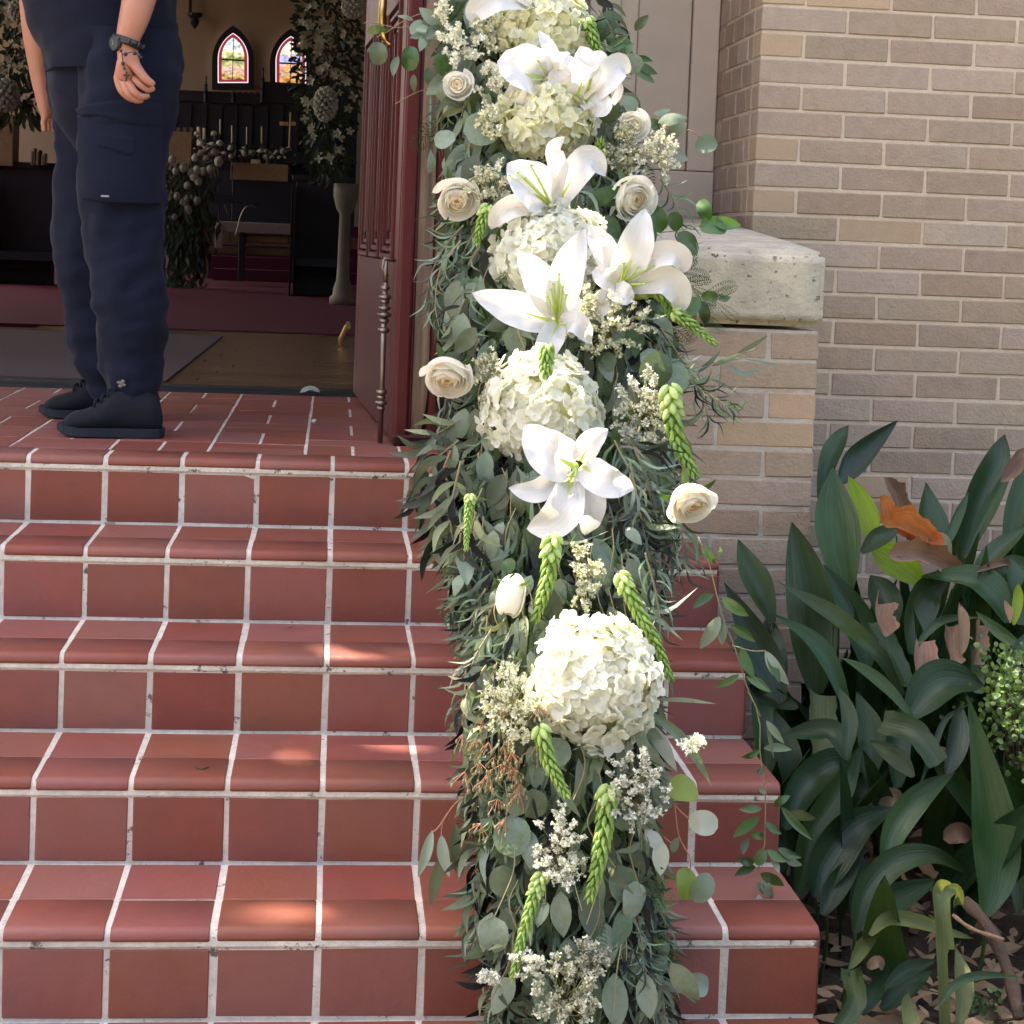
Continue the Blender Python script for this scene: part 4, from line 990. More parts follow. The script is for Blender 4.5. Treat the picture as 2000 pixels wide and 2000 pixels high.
# fallen petals on the landing
for x, y, lab in ((605,768,'small fallen white petal by the metal threshold'),):
    p = atz(x,y,ZL+.012); pt = empty('fallen_petal', lab, 'petal', tuple(p)); V, F = blade([p+Vector((-.035,0,.0)),p+Vector((0,.01,.014)),p+Vector((.035,0,.004))], .03, nrm=(0,-.5,1), n=7, prof=p_oval); put('blade', mesh('blade', V, F, M['pale'], True), pt)
bd = empty('fallen_bud', 'round white fallen flower bud on the landing tiles', 'bud', tuple(atz(614,823,ZL))); mb = MB(); p = atz(614,823,ZL+.008); mb.ell(p, (.009,.009,.008), 12, 8); mb.put('bud', M['lily'], bd, True)
mb = MB(); mb.ell(p+Vector((.004,-.007,-.001)), (.003,.003,.003), 6, 4); mb.put('bud_tip', M['stem'], bd, True)
# ---------------------------------------------------------------- flower garland down the handrail
def Yc(py):
    py = max(-200, min(2200, py))
    return 1.25-1.27*py/1378 if py < 1378 else -.02-.10*(py-1378)/690
rail = empty('handrail', 'black iron handrail and post hidden inside the flower garland', 'handrail', (.40,-.08,-.168))
mb = MB(); cpath = [(1045,-150),(1060,60),(1070,300),(1085,600),(1090,900),(1110,1200),(1130,1420)]
mb.tube(catmull([at(x,y,Yc(y)+.06) for x,y in cpath],24), .019, 10); b_ = at(1135,1430,-.0+.02); mb.tube([b_, (b_.x,b_.y,-.167)], .017, 10)
mb.tube([at(1060,60,Yc(60)+.06), Vector((at(1060,60,1.25).x, at(1060,60,Yc(60)+.06).y, .842))], .016, 8)
mb.put('rail', M['iron'], rail, True)
L_OUT = [(-60,870),(0,880),(100,870),(200,862),(300,862),(400,860),(520,855),(620,868),(700,880),(800,885),(900,858),(1000,850),(1100,870),(1200,915),(1300,918),(1400,915),(1500,925),(1600,940),(1700,945),(1800,940),(1900,965),(2060,975)]
R_OUT = [(-60,1135),(0,1140),(100,1195),(200,1225),(300,1262),(400,1265),(520,1300),(620,1335),(700,1325),(800,1345),(900,1320),(1000,1290),(1100,1275),(1200,1280),(1300,1285),(1400,1270),(1500,1290),(1600,1300),(1700,1300),(1800,1310),(1900,1315),(2060,1320)]
def lr(tab, y):
    for i in range(len(tab)-1):
        if y <= tab[i+1][0]: t = (y-tab[i][0])/(tab[i+1][0]-tab[i][0]); return tab[i][1]*(1-t)+tab[i+1][1]*t
    return tab[-1][1]
gar = empty('flower_garland', 'long hanging garland of eucalyptus, cedar and glossy greenery tied down the handrail', 'garland', tuple(at(1130,1900,-.1)))
# dark filler tube added inside, its colour standing in for shade between leaves
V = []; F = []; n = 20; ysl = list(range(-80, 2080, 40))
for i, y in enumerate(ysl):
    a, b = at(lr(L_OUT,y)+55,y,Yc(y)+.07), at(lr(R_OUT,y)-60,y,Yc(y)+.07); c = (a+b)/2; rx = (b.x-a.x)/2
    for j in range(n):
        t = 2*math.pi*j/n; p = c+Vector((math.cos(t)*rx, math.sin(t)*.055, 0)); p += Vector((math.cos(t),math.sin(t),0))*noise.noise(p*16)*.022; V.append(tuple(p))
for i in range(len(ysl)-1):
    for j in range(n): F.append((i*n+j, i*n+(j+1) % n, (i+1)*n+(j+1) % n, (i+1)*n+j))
put('dark_filler', mesh('dark_filler', V, F, M['core'], True), gar)
def leafproto(kind):
    B = []
    for s in range(4):
        r = random.Random(s*7+1)
        if kind == 'round': V, F = blade([(0,0,0),(0,r.uniform(-.05,.05),.5),(0,r.uniform(.0,.16),1)], .92, nrm=(0,-1,0), n=8, m=4, prof=lambda u: max(.04, math.sqrt(max(0,1-(2*u-1)**2))*(1-.1*u)), cup=r.uniform(-.08,.12), wave=.03, seed=s)
        elif kind == 'oval': V, F = blade([(0,0,0),(0,-.03,.5),(0,r.uniform(.02,.2),1)], .50, nrm=(0,-1,0), n=8, m=3, prof=p_lance, cup=r.uniform(-.05,.14), wave=.04, seed=s)
        elif kind == 'lance': V, F = blade([(0,0,0),(r.uniform(-.08,.08),-.04,.5),(r.uniform(-.25,.25),r.uniform(.0,.2),1)], .20, nrm=(0,-1,0), n=7, m=2, prof=p_lance, cup=.05, twist=r.uniform(-.8,.8))
        elif kind == 'thin': V, F = blade([(0,0,0),(r.uniform(-.1,.1),-.05,.5),(r.uniform(-.35,.35),r.uniform(-.1,.2),1)], .085, nrm=(0,-1,0), n=7, m=1, prof=p_lance, cup=0, twist=r.uniform(-1,1))
        elif kind == 'fern':
            m_ = MB()
            for k in range(26):
                z = .08+.9*k/26; L_ = .26*math.sin(math.pi*(.12+.82*k/26)); sgn = 1 if k % 2 else -1
                for q in range(3):
                    b0 = Vector((sgn*L_*q/3.4, 0, z+L_*q*.22)); d = Vector((sgn*.6, r.uniform(-.3,.3), .8 if q != 1 else .2)).normalized()
                    V2, F2 = blade([b0, b0+d*L_*.5], .022, nrm=(0,-1,0), n=3, m=1, prof=p_lance); m_.add(V2, F2)
            V2, F2 = blade([(0,0,0),(0,0,.5),(0,0,1)], .02, n=4, m=1, prof=lambda u: 1-u*.7); m_.add(V2, F2)
            V, F = np.concatenate(m_.V), m_.F
        B.append((np.array(V), F))
    return B
LP = {k: leafproto(k) for k in ('round','oval','lance','thin','fern')}
def lm(p, d, nrm, s):
    z = Vector(d).normalized(); y = -Vector(nrm); y = (y-z*y.dot(z))
    if y.length < 1e-3: y = Vector((0,1,0)).cross(z)
    y.normalize(); x = y.cross(z)
    return Matrix(((x.x*s,y.x*s,z.x*s,p[0]),(x.y*s,y.y*s,z.y*s,p[1]),(x.z*s,y.z*s,z.z*s,p[2]),(0,0,0,1)))
def addleaf(mb, kind, p, d, nrm, s, tint=0.):
    V, F = random.choice(LP[kind]); m_ = np.array(lm(p, d, nrm, s)); mb.add(V @ m_[:3,:3].T + m_[:3,3], F, tint)
_lme = {}
def leafobj(kind, p, d, nrm, s, m, parent, name='leaf'):
    k = (kind, random.randrange(4), m)
    if k not in _lme: V, F = LP[kind][k[1]]; _lme[k] = mesh('leaf', V, F, M[m], True)
    return put(name, _lme[k], parent, lm(p, d, nrm, s))
bulk = {k: MB() for k in ('oval','lance','thin','fern','green','stem','pale')}
def gdir(x, y):
    c = (lr(L_OUT,y)+lr(R_OUT,y))/2; h = (lr(R_OUT,y)-lr(L_OUT,y))/2; u = (x-c)/h
    return Vector((u*random.uniform(.1,.6)+random.gauss(0,.26), random.gauss(-.25,.3), -1+random.gauss(0,.3))).normalized()
def pxs(Y): return 1/pxm(Y)
def pick(y):
    if y < 700: return random.choices(('oval','lance','thin','fern','green'), (2.4,2.4,2.6,1.6,2.2))[0]
    if y < 1250: return random.choices(('oval','lance','thin','fern','green'), (1.2,3.4,4.5,2,.8))[0]
    return random.choices(('oval','lance','thin','fern','green'), (1.8,3.2,4.8,1.8,.5))[0]
for i in range(4300):
    y = random.uniform(-90, 2060); u = random.uniform(-1,1); u = math.copysign(abs(u)**.85, u)
    l, r_ = lr(L_OUT,y), lr(R_OUT,y); x = (l+r_)/2+u*(r_-l)/2*.86; lay = random.random()
    Y = Yc(y)+.01-.10*lay*math.sqrt(max(.05,1-u*u)); s = pxs(Y); k = pick(y); d = gdir(x, y)
    if k == 'thin' and random.random() < .12: d = (d+Vector((random.gauss(0,.8),-.5,random.gauss(.3,.5)))).normalized()
    nr = Vector((random.gauss(0,.55), -1, random.gauss(.25,.5)))
    t = random.uniform(-1,1)
    if k == 'oval': addleaf(bulk['oval'], 'oval', at(x,y,Y), d, nr, random.uniform(50,85)*s, t)
    elif k == 'lance': addleaf(bulk['lance'], 'lance', at(x,y,Y), d, nr, random.uniform(70,120)*s, t)
    elif k == 'thin': addleaf(bulk['thin'], 'thin', at(x,y,Y), d, nr, random.uniform(70,125)*s, t)
    elif k == 'fern': addleaf(bulk['fern'], 'fern', at(x,y,Y), d, nr, random.uniform(70,120)*s, t)
    else: addleaf(bulk['green'], 'oval', at(x,y,Y), d, nr, random.uniform(40,70)*s, t)
def branch(pts, Y, kind, key, step, size, spread=.5, m=None, parent=None, sm='stem', dY=-.01, both=True, jitter=.2):
    """stem through pixel points with alternating leaves"""
    P = catmull([at(x,y,Y+(dY*i)) for i,(x,y) in enumerate(pts)], 16); s = pxs(Y)
    (bulk['stem'] if parent is None else parent[1]).tube(P, [.0022*(1-.6*i/15) for i in range(16)], 5, random.uniform(-.3,.3))
    Ltot = sum((P[i+1]-P[i]).length for i in range(15)); nst_ = max(2, int(Ltot/(step*s))); sd_ = 1
    for i in range(nst_+1):
        u = (i+.5)/(nst_+.5)*15; k = min(int(u),14); p = P[k].lerp(P[k+1], u-k); t = (P[k+1]-P[k]).normalized(); sd = t.cross(Vector((0,1,0))).normalized()
        for q in ((1,-1) if both else (sd_,)):
            d = (t*(1-spread*.5)+sd*q*spread+Vector((random.gauss(0,jitter),random.gauss(-.1,jitter),random.gauss(0,jitter)))).normalized()
            z = size*s*random.uniform(.75,1.15)*(1-.25*i/nst_); nr = Vector((random.gauss(0,.4),-1,random.gauss(.2,.4)))
            if parent is None: addleaf(bulk[key], kind, p, d, nr, z, random.uniform(-1,1))
            else: leafobj(kind, p, d, nr, z, m, parent[0])
        sd_ = -sd_
# free-hanging sprays that break the outline (traced)
for pts, kind, key, st, sz in [
    ([(905,440),(870,480),(840,540),(830,600)],'thin','thin',22,62), ([(900,470),(862,520),(850,590),(858,640)],'thin','thin',24,55),
    ([(895,860),(850,900),(825,950),(812,985)],'lance','lance',16,75), ([(880,880),(850,960),(845,1030),(850,1075)],'lance','lance',18,85), ([(900,820),(850,850),(822,880)],'lance','lance',18,80),
    ([(900,900),(880,1000),(890,1080),(915,1130)],'lance','lance',20,80), ([(930,1000),(905,1100),(905,1170),(915,1230)],'lance','lance',18,75),
    ([(960,1230),(925,1290),(905,1360),(900,1400)],'thin','thin',14,70), ([(950,1300),(915,1350),(905,1400),(902,1450)],'lance','lance',18,60),
    ([(960,1500),(940,1600),(930,1700),(925,1800)],'lance','lance',16,85), ([(985,1560),(950,1680),(932,1770),(925,1850)],'thin','thin',14,80),
    ([(1240,880),(1270,950),(1290,1040),(1300,1130)],'thin','thin',12,85), ([(1220,850),(1290,930),(1325,1010),(1340,1110)],'thin','thin',12,90), ([(1230,900),(1250,1000),(1270,1100),(1280,1180)],'thin','thin',12,85),
    ([(1200,860),(1235,940),(1260,1060),(1265,1150)],'thin','thin',11,80), ([(1290,640),(1330,700),(1365,760),(1385,820)],'thin','thin',12,60), ([(1280,690),(1340,740),(1400,780),(1430,800)],'thin','thin',12,55),
    ([(1290,350),(1320,400),(1330,440),(1345,470)],'thin','thin',15,50), ([(1270,480),(1330,540),(1370,575),(1400,590)],'fern','fern',18,80), ([(1290,500),(1330,560),(1360,600),(1375,640)],'fern','fern',20,70),
    ([(1260,1080),(1285,1180),(1290,1300),(1280,1420)],'thin','thin',26,60), ([(1200,1450),(1240,1600),(1260,1750),(1255,1880)],'lance','lance',20,80),
    ([(1180,1500),(1230,1700),(1250,1850),(1240,1990)],'thin','thin',18,90), ([(1000,1500),(975,1650),(965,1800),(955,1950)],'lance','lance',18,85),
    ([(1170,20),(1195,60),(1210,95),(1222,125)],'oval','green',16,40), ([(1160,-20),(1190,20),(1205,50)],'lance','lance',12,50),
    ([(880,60),(850,50),(830,70)],'oval','oval',20,50)]:
    branch(pts, Yc(sum(p[1] for p in pts)/len(pts))-.03, kind, key, st, sz, both=(kind != 'fern'))
random.seed(77)
for i in range(210):
    side = random.choice((-1,1)); y = random.uniform(60,1950); e = lr(L_OUT,y) if side < 0 else lr(R_OUT,y); x = e-side*random.uniform(32,95); L_ = random.uniform(70,210); k = random.choice(('thin','thin','thin','lance','oval'))
    ou = side*random.uniform(.0,.40); br = [(x,y),(x+ou*L_*.45,y+L_*.25),(x+ou*L_*.7,y+L_*.62),(x+ou*L_*.72,y+L_)]
    branch(br, Yc(y)-random.uniform(.0,.09), 'lance' if k == 'oval' else k, 'lance' if k != 'thin' else 'thin', 15 if k != 'thin' else 13, random.uniform(45,75), spread=random.uniform(.25,.55), both=random.random() < .5)
for i in range(70):
    y = random.uniform(300,1900); l, r_ = lr(L_OUT,y), lr(R_OUT,y); x = random.uniform(l+50,r_-50); pts = [(x,y),(x+random.uniform(-20,20),y+50),(x+random.uniform(-45,45),y+130)]; P = catmull([at(a,b,Yc(y)-.11-.01*j) for j,(a,b) in enumerate(pts)],10); bulk['stem'].tube(P, .0011, 4, random.uniform(-.2,1.0))
mats = {'oval':'euc','lance':'eucd','thin':'eucd','fern':'fern','green':'green','stem':'stem','pale':'pale'}
names = {'oval':'oval_eucalyptus_foliage','lance':'willow_eucalyptus_foliage','thin':'thin_eucalyptus_foliage','fern':'cedar_foliage','green':'glossy_foliage','stem':'stems'}
# larger single leaves: traced or scattered, each a part
big = [  # x, y, length px, direction px (dx,dy), kind, material
 (905,255,75,(.95,-.1),'round','euc'),(850,285,45,(.9,-.6),'round','euc'),(838,340,48,(.2,-1),'oval','euc'),(935,300,70,(-.6,.9),'oval','eucd'),(870,100,48,(-.1,1),'round','green'),
 (880,160,45,(-.3,.8),'round','euc'),(1285,240,60,(.9,-.25),'oval','euc'),(1225,180,50,(.5,.8),'oval','euc'),(1270,760,80,(.2,-.6),'round','euc'),(1290,700,85,(.3,.7),'round','euc'),
 (1210,760,60,(.5,.6),'oval','euc'),(1250,690,60,(.7,.3),'round','euc'),(1165,610,60,(.9,.1),'round','euc'),(1000,640,55,(.2,.9),'round','euc'),(930,640,70,(-.5,.6),'oval','euc'),(960,690,60,(-.2,.9),'round','euc'),
 (905,610,70,(-.2,1),'oval','euc'),(895,690,60,(-.6,.4),'oval','euc'),(985,925,75,(-.4,.8),'oval','eucd'),(1010,940,70,(.1,.9),'oval','euc'),(950,880,70,(-.1,1),'oval','eucd'),(1225,1090,80,(.5,.8),'oval','eucd'),(1175,1080,95,(.1,1),'oval','eucd'),
 (1160,1050,80,(.45,.9),'oval','eucd'),(1080,1150,95,(-.1,1),'oval','eucd'),(1060,1240,90,(-.25,1),'lance','eucd'),(1290,920,50,(.3,.8),'oval','green'),(1010,1530,65,(-.1,1),'round','euc'),(1040,1540,60,(.1,1),'round','euc'),(1000,1590,85,(0,1),'round','euc'),
 (985,1690,62,(-.1,1),'round','euc'),(1035,1620,80,(0,1),'oval','euc'),(1095,1740,90,(.05,1),'oval','euc'),(1140,1740,105,(.3,1),'oval','eucd'),(1210,1690,75,(.2,1),'round','euc'),(1240,1720,75,(0,1),'round','euc'),(1110,1830,90,(0,1),'oval','eucd'),
 (1180,1800,95,(.1,1),'oval','euc'),(1220,1770,90,(-.2,1),'oval','euc'),(1200,1900,110,(.05,1),'oval','euc'),(1260,1900,90,(.1,1),'oval','euc'),(1160,1900,100,(-.2,1),'oval','eucd'),(1050,1900,90,(.2,1),'oval','euc'),(965,1790,70,(0,1),'round','euc'),(1310,1880,95,(.55,.8),'oval','euc'),
 (1000,1900,90,(-.4,.9),'oval','euc'),(1150,1480,110,(-.2,1),'lance','green'),(1160,1500,130,(0,1),'lance','euc'),(1130,1480,130,(-.1,1),'lance','eucd'),(1200,1440,110,(.2,1),'lance','euc'),(1240,1400,120,(.4,.9),'lance','euc'),(1020,1230,80,(-.1,1),'lance','euc'),
 (1080,1440,60,(.3,.8),'round','euc'),(1290,1640,70,(.0,1),'oval','pale'),(1260,1620,60,(.6,.7),'oval','pale'),(1010,480,60,(-.5,-.4),'oval','green'),(970,480,70,(.4,-.5),'oval','green'),(1150,400,70,(.5,-.3),'oval','green'),(1180,420,60,(.4,.6),'oval','green'),(1240,420,75,(.1,1),'oval','green'),
 (1220,350,60,(.3,.7),'oval','green'),(1270,430,70,(-.1,1),'oval','green'),(1180,240,50,(.3,-.8),'round','green'),(1240,60,40,(.5,-.6),'oval','green'),(1210,120,48,(.8,.1),'round','euc')]
for (x,y,L_,d,k,m) in big:
    Y = Yc(y)-.10; p = at(x,y,Y); q = at(x+d[0]*50,y+d[1]*50,Y-.01); leafobj(k, p, (q-p).normalized(), Vector((random.gauss(0,.3),-1,random.gauss(.2,.3))), L_*pxs(Y), m, gar)
for i in range(205):
    y = random.uniform(20,1990); l, r_ = lr(L_OUT,y), lr(R_OUT,y); u = random.choice((-1,1))*random.uniform(.25,.92); x = (l+r_)/2+u*(r_-l)/2
    Y = Yc(y)-.075*math.sqrt(1-u*u*.8)-.015; d = gdir(x,y); k = random.choices(('round','oval','lance'),(1,3 if y > 700 else 2,1.5))[0]
    if y > 1250 and random.random() < .3: k = 'round'
    leafobj(k, at(x,y,Y), d, Vector((random.gauss(0,.45),-1,random.gauss(.25,.4))), random.uniform(45,82)*(1.3 if k == 'lance' else 1 if k == 'oval' else .72)*pxs(Y), random.choices(('euc','eucd','green'),(3,1.2,.8 if y < 700 else .25))[0], gar)

def setuv(me, m_, n_):
    uv = me.uv_layers.new(name='UV'); li = np.empty(len(me.loops), int); me.loops.foreach_get('vertex_index', li)
    uv.data.foreach_set('uv', np.stack([(li % (m_+1))/m_, (li//(m_+1))/(n_-1)*2.],1).ravel().astype(np.float32))
# ---- flowers: each bloom is a thing of its own
def floret_proto(seed, m):
    r = random.Random(seed); mb = MB()
    for k in range(4):
        a = k*math.pi/2+r.uniform(-.15,.15); d = Vector((math.cos(a),math.sin(a),r.uniform(.15,.45))); s = r.uniform(.9,1.15)
        V, F = blade([Vector((0,0,0))+d*.04, d*.5*s, (d*.95+Vector((0,0,r.uniform(-.25,.15))))*s], 1.02, nrm=(0,0,1), n=6, m=4, prof=lambda u: max(.12, math.sin(math.pi*(.10+.82*u))**.6), cup=r.uniform(.03,.13), wave=.05, seed=r.random()*6); mb.add(V, F)
    mb.ell((0,0,.04), (.07,.07,.06), 6, 4)
    return mb.me('floret', m, True)
fl_w = [floret_proto(s, M['hyd']) for s in range(6)]; fl_c = [floret_proto(s+10, M['hyd2']) for s in range(6)]
def hydrangea(cx, cy, rx, ry, lab, n=115, cream=False, fs=23):
    Y = Yc(cy)-.10; s = pxs(Y); c = at(cx,cy,Y); R = Vector((rx*s*.90, (rx+ry)/2*s*.80, ry*s*.90))
    g = empty('hydrangea', lab, 'hydrangea', tuple(c), group='white hydrangea heads in the garland'); n = int(n*1.75); fs *= .80
    mb = MB(); mb.ell(c, tuple(R*.84), 16, 10); mb.put('heart', M['hydc'], g, True)
    for i in range(n*2):
        z = 1-2*(i+.5)/(n*2); a = i*2.39996; d = Vector((math.sqrt(1-z*z)*math.cos(a), math.sqrt(1-z*z)*math.sin(a), z))
        d = (d+Vector((random.gauss(0,.06),random.gauss(0,.06),random.gauss(0,.06)))).normalized()
        if d.y > .30: continue
        rad = random.uniform(.93,1.05)*(1+.26*noise.noise(d*1.8+c*5)); p = c+Vector((d.x*R.x,d.y*R.y,d.z*R.z))*rad
        nn = (d+Vector((random.gauss(0,.34),random.gauss(0,.34),random.gauss(0,.34)))).normalized(); q = nn.to_track_quat('Z','Y').to_matrix().to_4x4()
        sc = fs*s*random.uniform(.85,1.2)*rx/115
        put('floret', random.choice(fl_c if (cream and random.random() < .8) else fl_w), g, Matrix.Translation(p) @ q @ Matrix.Rotation(random.random()*6.3,4,'Z') @ Matrix.Scale(sc,4))
    return g
hydrangea(1058,66,92,92,'white hydrangea head at the very top of the garland, above the upper lilies', cream=True, fs=23)
hydrangea(1068,238,98,84,'creamy yellow hydrangea head second from the top of the garland', cream=True, fs=24)
hydrangea(1083,500,122,98,'wide white hydrangea head behind the large open lily', fs=21)
hydrangea(1062,805,124,112,'white hydrangea head with a green spike hanging over it', fs=23)
hydrangea(1161,1333,132,134,'largest and lowest hydrangea head, in front of the middle steps', n=130, fs=24)
hydrangea(1100,-55,80,50,'hydrangea head cut by the top edge of the photo', 50)
def lily(lab, centre, petals, stam, Yoff=-.19, group='white lilies in the garland'):
    cx, cy = centre; Y = Yc(cy)+Yoff; s = pxs(Y); c = at(cx,cy,Y)
    g = empty('lily', lab, 'lily', tuple(c), group=group)
    for i, (pts, w, *o) in enumerate(petals):
        dep = o[0] if o else [.0]+[-.03]*(len(pts)-1); nz = o[1] if len(o) > 1 else (0,-1,.15)
        P = [at(x,y,Y+dep[k]) for k,(x,y) in enumerate(pts)]
        V, F = blade(P, w*s, nrm=nz, n=26, m=10, prof=p_lily, cup=.13, vfold=.10, wave=.042, seed=i*2, wavef=21)
        me_ = mesh('petal', V, F, M['lily'], True); setuv(me_, 10, 26); put('petal', me_, g)
        V, F = blade([P[0]+Vector((0,-.003,0)), P[0].lerp(P[min(1,len(P)-1)],.8)+Vector((0,-.0035,0))], w*s*.13, nrm=nz, n=6, m=2, prof=lambda u: max(.05,1-u), cup=.2); put('throat', mesh('throat', V, F, M['lilyc'], True), g)
    mb = MB(); mb.ell(c+Vector((0,.004,0)), (.008,.006,.008), 8, 6); mb.put('heart', M['lilyc'], g, True)
    for (x,y) in stam:
        mb = MB(); p1 = at(x,y,Y-.05); pm_ = c.lerp(p1,.5)+Vector((0,-.012,0)); mb.tube(catmull([c, pm_, p1],8), [.0024]*7+[.0016], 6); d = Vector((.7,0,.4)).normalized(); mb.ell(p1, (.0042,.0025,.0025), 6, 4); mb.put('stamen', M['lilyc'], g, True)
    return g
def A(l): return [(750+x*.3623, y*.3623) for x,y in l]
def B3(l): return [(750+x*.3623, 650+y*.3623) for x,y in l]
D3 = [0,-.03,-.035]
lily('largest open lily with a long left petal, above the middle of the garland', A([(930,1735)])[0], [
  (A([(915,1735),(700,1668),(475,1580)]),72,[0,-.04,-.05]), (A([(925,1700),(830,1510),(722,1350)]),68,[0,-.02,-.02]), (A([(935,1695),(985,1460),(1082,1232)]),70,[0,-.05,-.06]),
  (A([(955,1755),(1040,1745),(1118,1852)]),46,[0,-.05,-.03]), (A([(935,1750),(885,1850),(855,1935)]),52,[-.01,-.04,-.02]), (A([(960,1700),(1010,1640),(1050,1600)]),40,[.01,.0,.01])],
  A([(943,1475),(900,1560),(915,1530),(880,1600),(960,1545),(985,1590)]))
lily('lily with a tall curved upper petal, right of the largest lily', A([(1270,1535)])[0], [
  (A([(1275,1510),(1350,1330),(1410,1125)]),72,[0,-.04,-.02]), (A([(1300,1510),(1450,1385),(1560,1370),(1612,1420),(1590,1465)]),50,[0,-.04,-.05,-.04,-.02]), (A([(1330,1540),(1500,1510),(1590,1590),(1580,1690)]),60,[0,-.03,-.03,.0]),
  (A([(1250,1520),(1200,1380),(1150,1290),(1110,1215)]),54,[.01,.01,.01,.02]), (A([(1270,1560),(1170,1640),(1090,1720)]),48,[.0,-.02,-.01]), (A([(1230,1560),(1290,1590),(1345,1620)]),46,[.0,-.04,-.04]), (A([(1260,1530),(1190,1500),(1140,1440)]),44,[0,-.01,.02])],
  A([(1450,1430),(1330,1410),(1370,1440),(1290,1420),(1400,1530)]))
lily('bluish white lily with an upright curled petal below the second hydrangea', A([(905,1120)])[0], [
  (A([(900,1110),(790,990),(665,880)]),88,[0,-.04,-.03]), (A([(930,1070),(930,900),(915,800),(975,735)]),38,[0,-.03,-.03,-.04]), (A([(945,1080),(1040,920),(1120,860),(1195,950)]),60,[0,-.04,-.04,-.03]),
  (A([(885,1120),(720,1110),(620,1160),(575,1235)]),46,[0,-.03,-.03,.0]), (A([(890,1130),(800,1150),(700,1180)]),44,[.01,.0,.0]), (A([(910,1110),(960,1120),(990,1150)]),36,[0,-.02,0])],
  A([(675,945),(790,890),(760,960),(720,930),(830,960)]))
lily('upper lily with a pink tipped curled petal and a broad left petal', A([(885,430)])[0], [
  (A([(870,440),(750,370),(612,330)]),92,[0,-.05,-.03]), (A([(915,400),(890,270),(835,165)]),30,[0,-.06,-.05]), (A([(860,480),(790,560),(740,610)]),58,[0,-.04,-.02]), (A([(850,470),(720,510),(650,565)]),44,[0,-.0,.0]), (A([(900,420),(960,350),(1000,290)]),56,[0,-.02,0])],
  A([(760,400),(800,430),(830,330)]))
lily('upper right lily with a curled right petal, over the second hydrangea', A([(1075,520)])[0], [
  (A([(1040,520),(1090,370),(1060,250)]),60,[0,-.05,-.03]), (A([(1090,530),(1190,430),(1270,355),(1320,395)]),56,[0,-.05,-.05,-.03]), (A([(1080,540),(1160,570),(1120,610)]),50,[0,-.04,-.03]), (A([(1190,470),(1250,480),(1240,570)]),28,[-.03,-.05,-.03]),
  (A([(1030,510),(950,440),(930,360)]),50,[.01,.0,.02]), (A([(1100,440),(1150,340),(1110,280)]),46,[.02,.02,.03])],
  A([(1130,400),(1110,430),(1160,420)]))
lily('lily cut by the top edge of the photo, left petal drooping', A([(860,20)])[0], [
  (A([(840,20),(640,-10),(500,60),(490,110)]),54,[0,-.05,-.04,-.02]), (A([(850,10),(760,-40),(700,-120)]),50,[0,-.03,0]), (A([(880,10),(930,-60),(990,-100)]),46,[0,-.03,0]), (A([(870,20),(920,20),(1000,-5)]),40,[0,-.04,-.03])], A([(850,-60),(900,-50)]))
lily('nodding six petalled lily facing the steps below the fourth hydrangea', B3([(1030,720)])[0], [
  (B3([(1015,715),(890,650),(760,500)]),92,[0,-.02,.02]), (B3([(1055,690),(1110,590),(1208,520)]),50,[0,-.02,-.02]), (B3([(1065,715),(1190,800),(1348,838)]),66,[0,-.05,-.04]),
  (B3([(1065,770),(1115,930),(1085,1092)]),58,[.0,-.04,-.0]), (B3([(1010,780),(970,940),(890,1030),(772,1050)]),74,[0,-.06,-.06,-.03]), (B3([(985,725),(830,850),(672,838)]),48,[0,-.03,-.02])],
  B3([(985,800),(1005,790),(1030,770),(1000,770)]))
def rose(cx, cy, r, lab, ax=(0,-1,.15), bud=False, n=17, outer=1.0):
    Y = Yc(cy)-.13; s = pxs(Y); c = at(cx,cy,Y); R = r*s; g = empty('rose', lab, 'rose', tuple(c), group='cream white roses in the garland')
    ax = Vector(ax).normalized(); Q = ax.to_track_quat('Z','Y').to_matrix()
    if bud: n = 11
    for k in range(n):
        t = k/(n-1); a0 = k*2.39996+random.uniform(-.25,.25); r_t = R*(.16+.84*t**1.25); 
        if bud: r_t = R*(.35+.45*t); zs = 1.65
        else: zs = .92
        th = math.radians(160-50*t+random.uniform(-6,6)) if not bud else math.radians(162-14*t)
        wd = 1.9-.55*t; fl = max(0,t-.55)*1.3*outer*(0 if bud else 1); V = []; F = []; nu, nv = 12, 9
        for j in range(nv+1):
            v = j/nv
            for i in range(nu+1):
                u = -1+2*i/nu; edge = 1-.16*abs(u)**3+.035*math.sin(u*6+k*2)
                f = th*(.06+.94*v*edge); an = a0+u*wd*(.45+.55*min(1,v*1.6))
                rad = r_t*math.sin(f)*(1+.05*math.sin(u*3+k))+.02*R; z = -r_t*math.cos(f)*zs
                cu = max(0, v-.72)/.28; rad += cu*cu*(.06+.26*fl)*R*(1 if t > .25 else .25); z -= cu*cu*(.05+.30*fl)*R
                spl = u*.05*R   # petals overlap in a spiral
                V.append(tuple(c+Q @ Vector((math.cos(an)*(rad+spl), math.sin(an)*(rad+spl), z+R*.05*(1-t)))))
        for j in range(nv):
            for i in range(nu): q = j*(nu+1)+i; F.append((q,q+1,q+nu+2,q+nu+1))
        put('petal', mesh('petal', V, F, M['rosein'] if (t < .38 and not bud) else M['rose'], True), g)
    for k in range(4):
        a = k*1.57+.4; d = Q @ Vector((math.cos(a),math.sin(a),-.3)); b0 = c-ax*R*.5; V, F = blade([b0, b0+d*R*.9, b0+d*R*1.35+Vector((0,0,random.uniform(-.01,.01)))], R*.35, nrm=ax, n=6, m=2, prof=p_lance); put('sepal', mesh('sepal', V, F, M['green'], True), g)
    return g
rose(893,392,40,'cream rose on the left edge beside the door strip, turned slightly left', (-.05,-1,-.38), n=20)
rose(1240,390,44,'cream rose on the right side above the stone cap', (.42,-1,-.22), n=20)
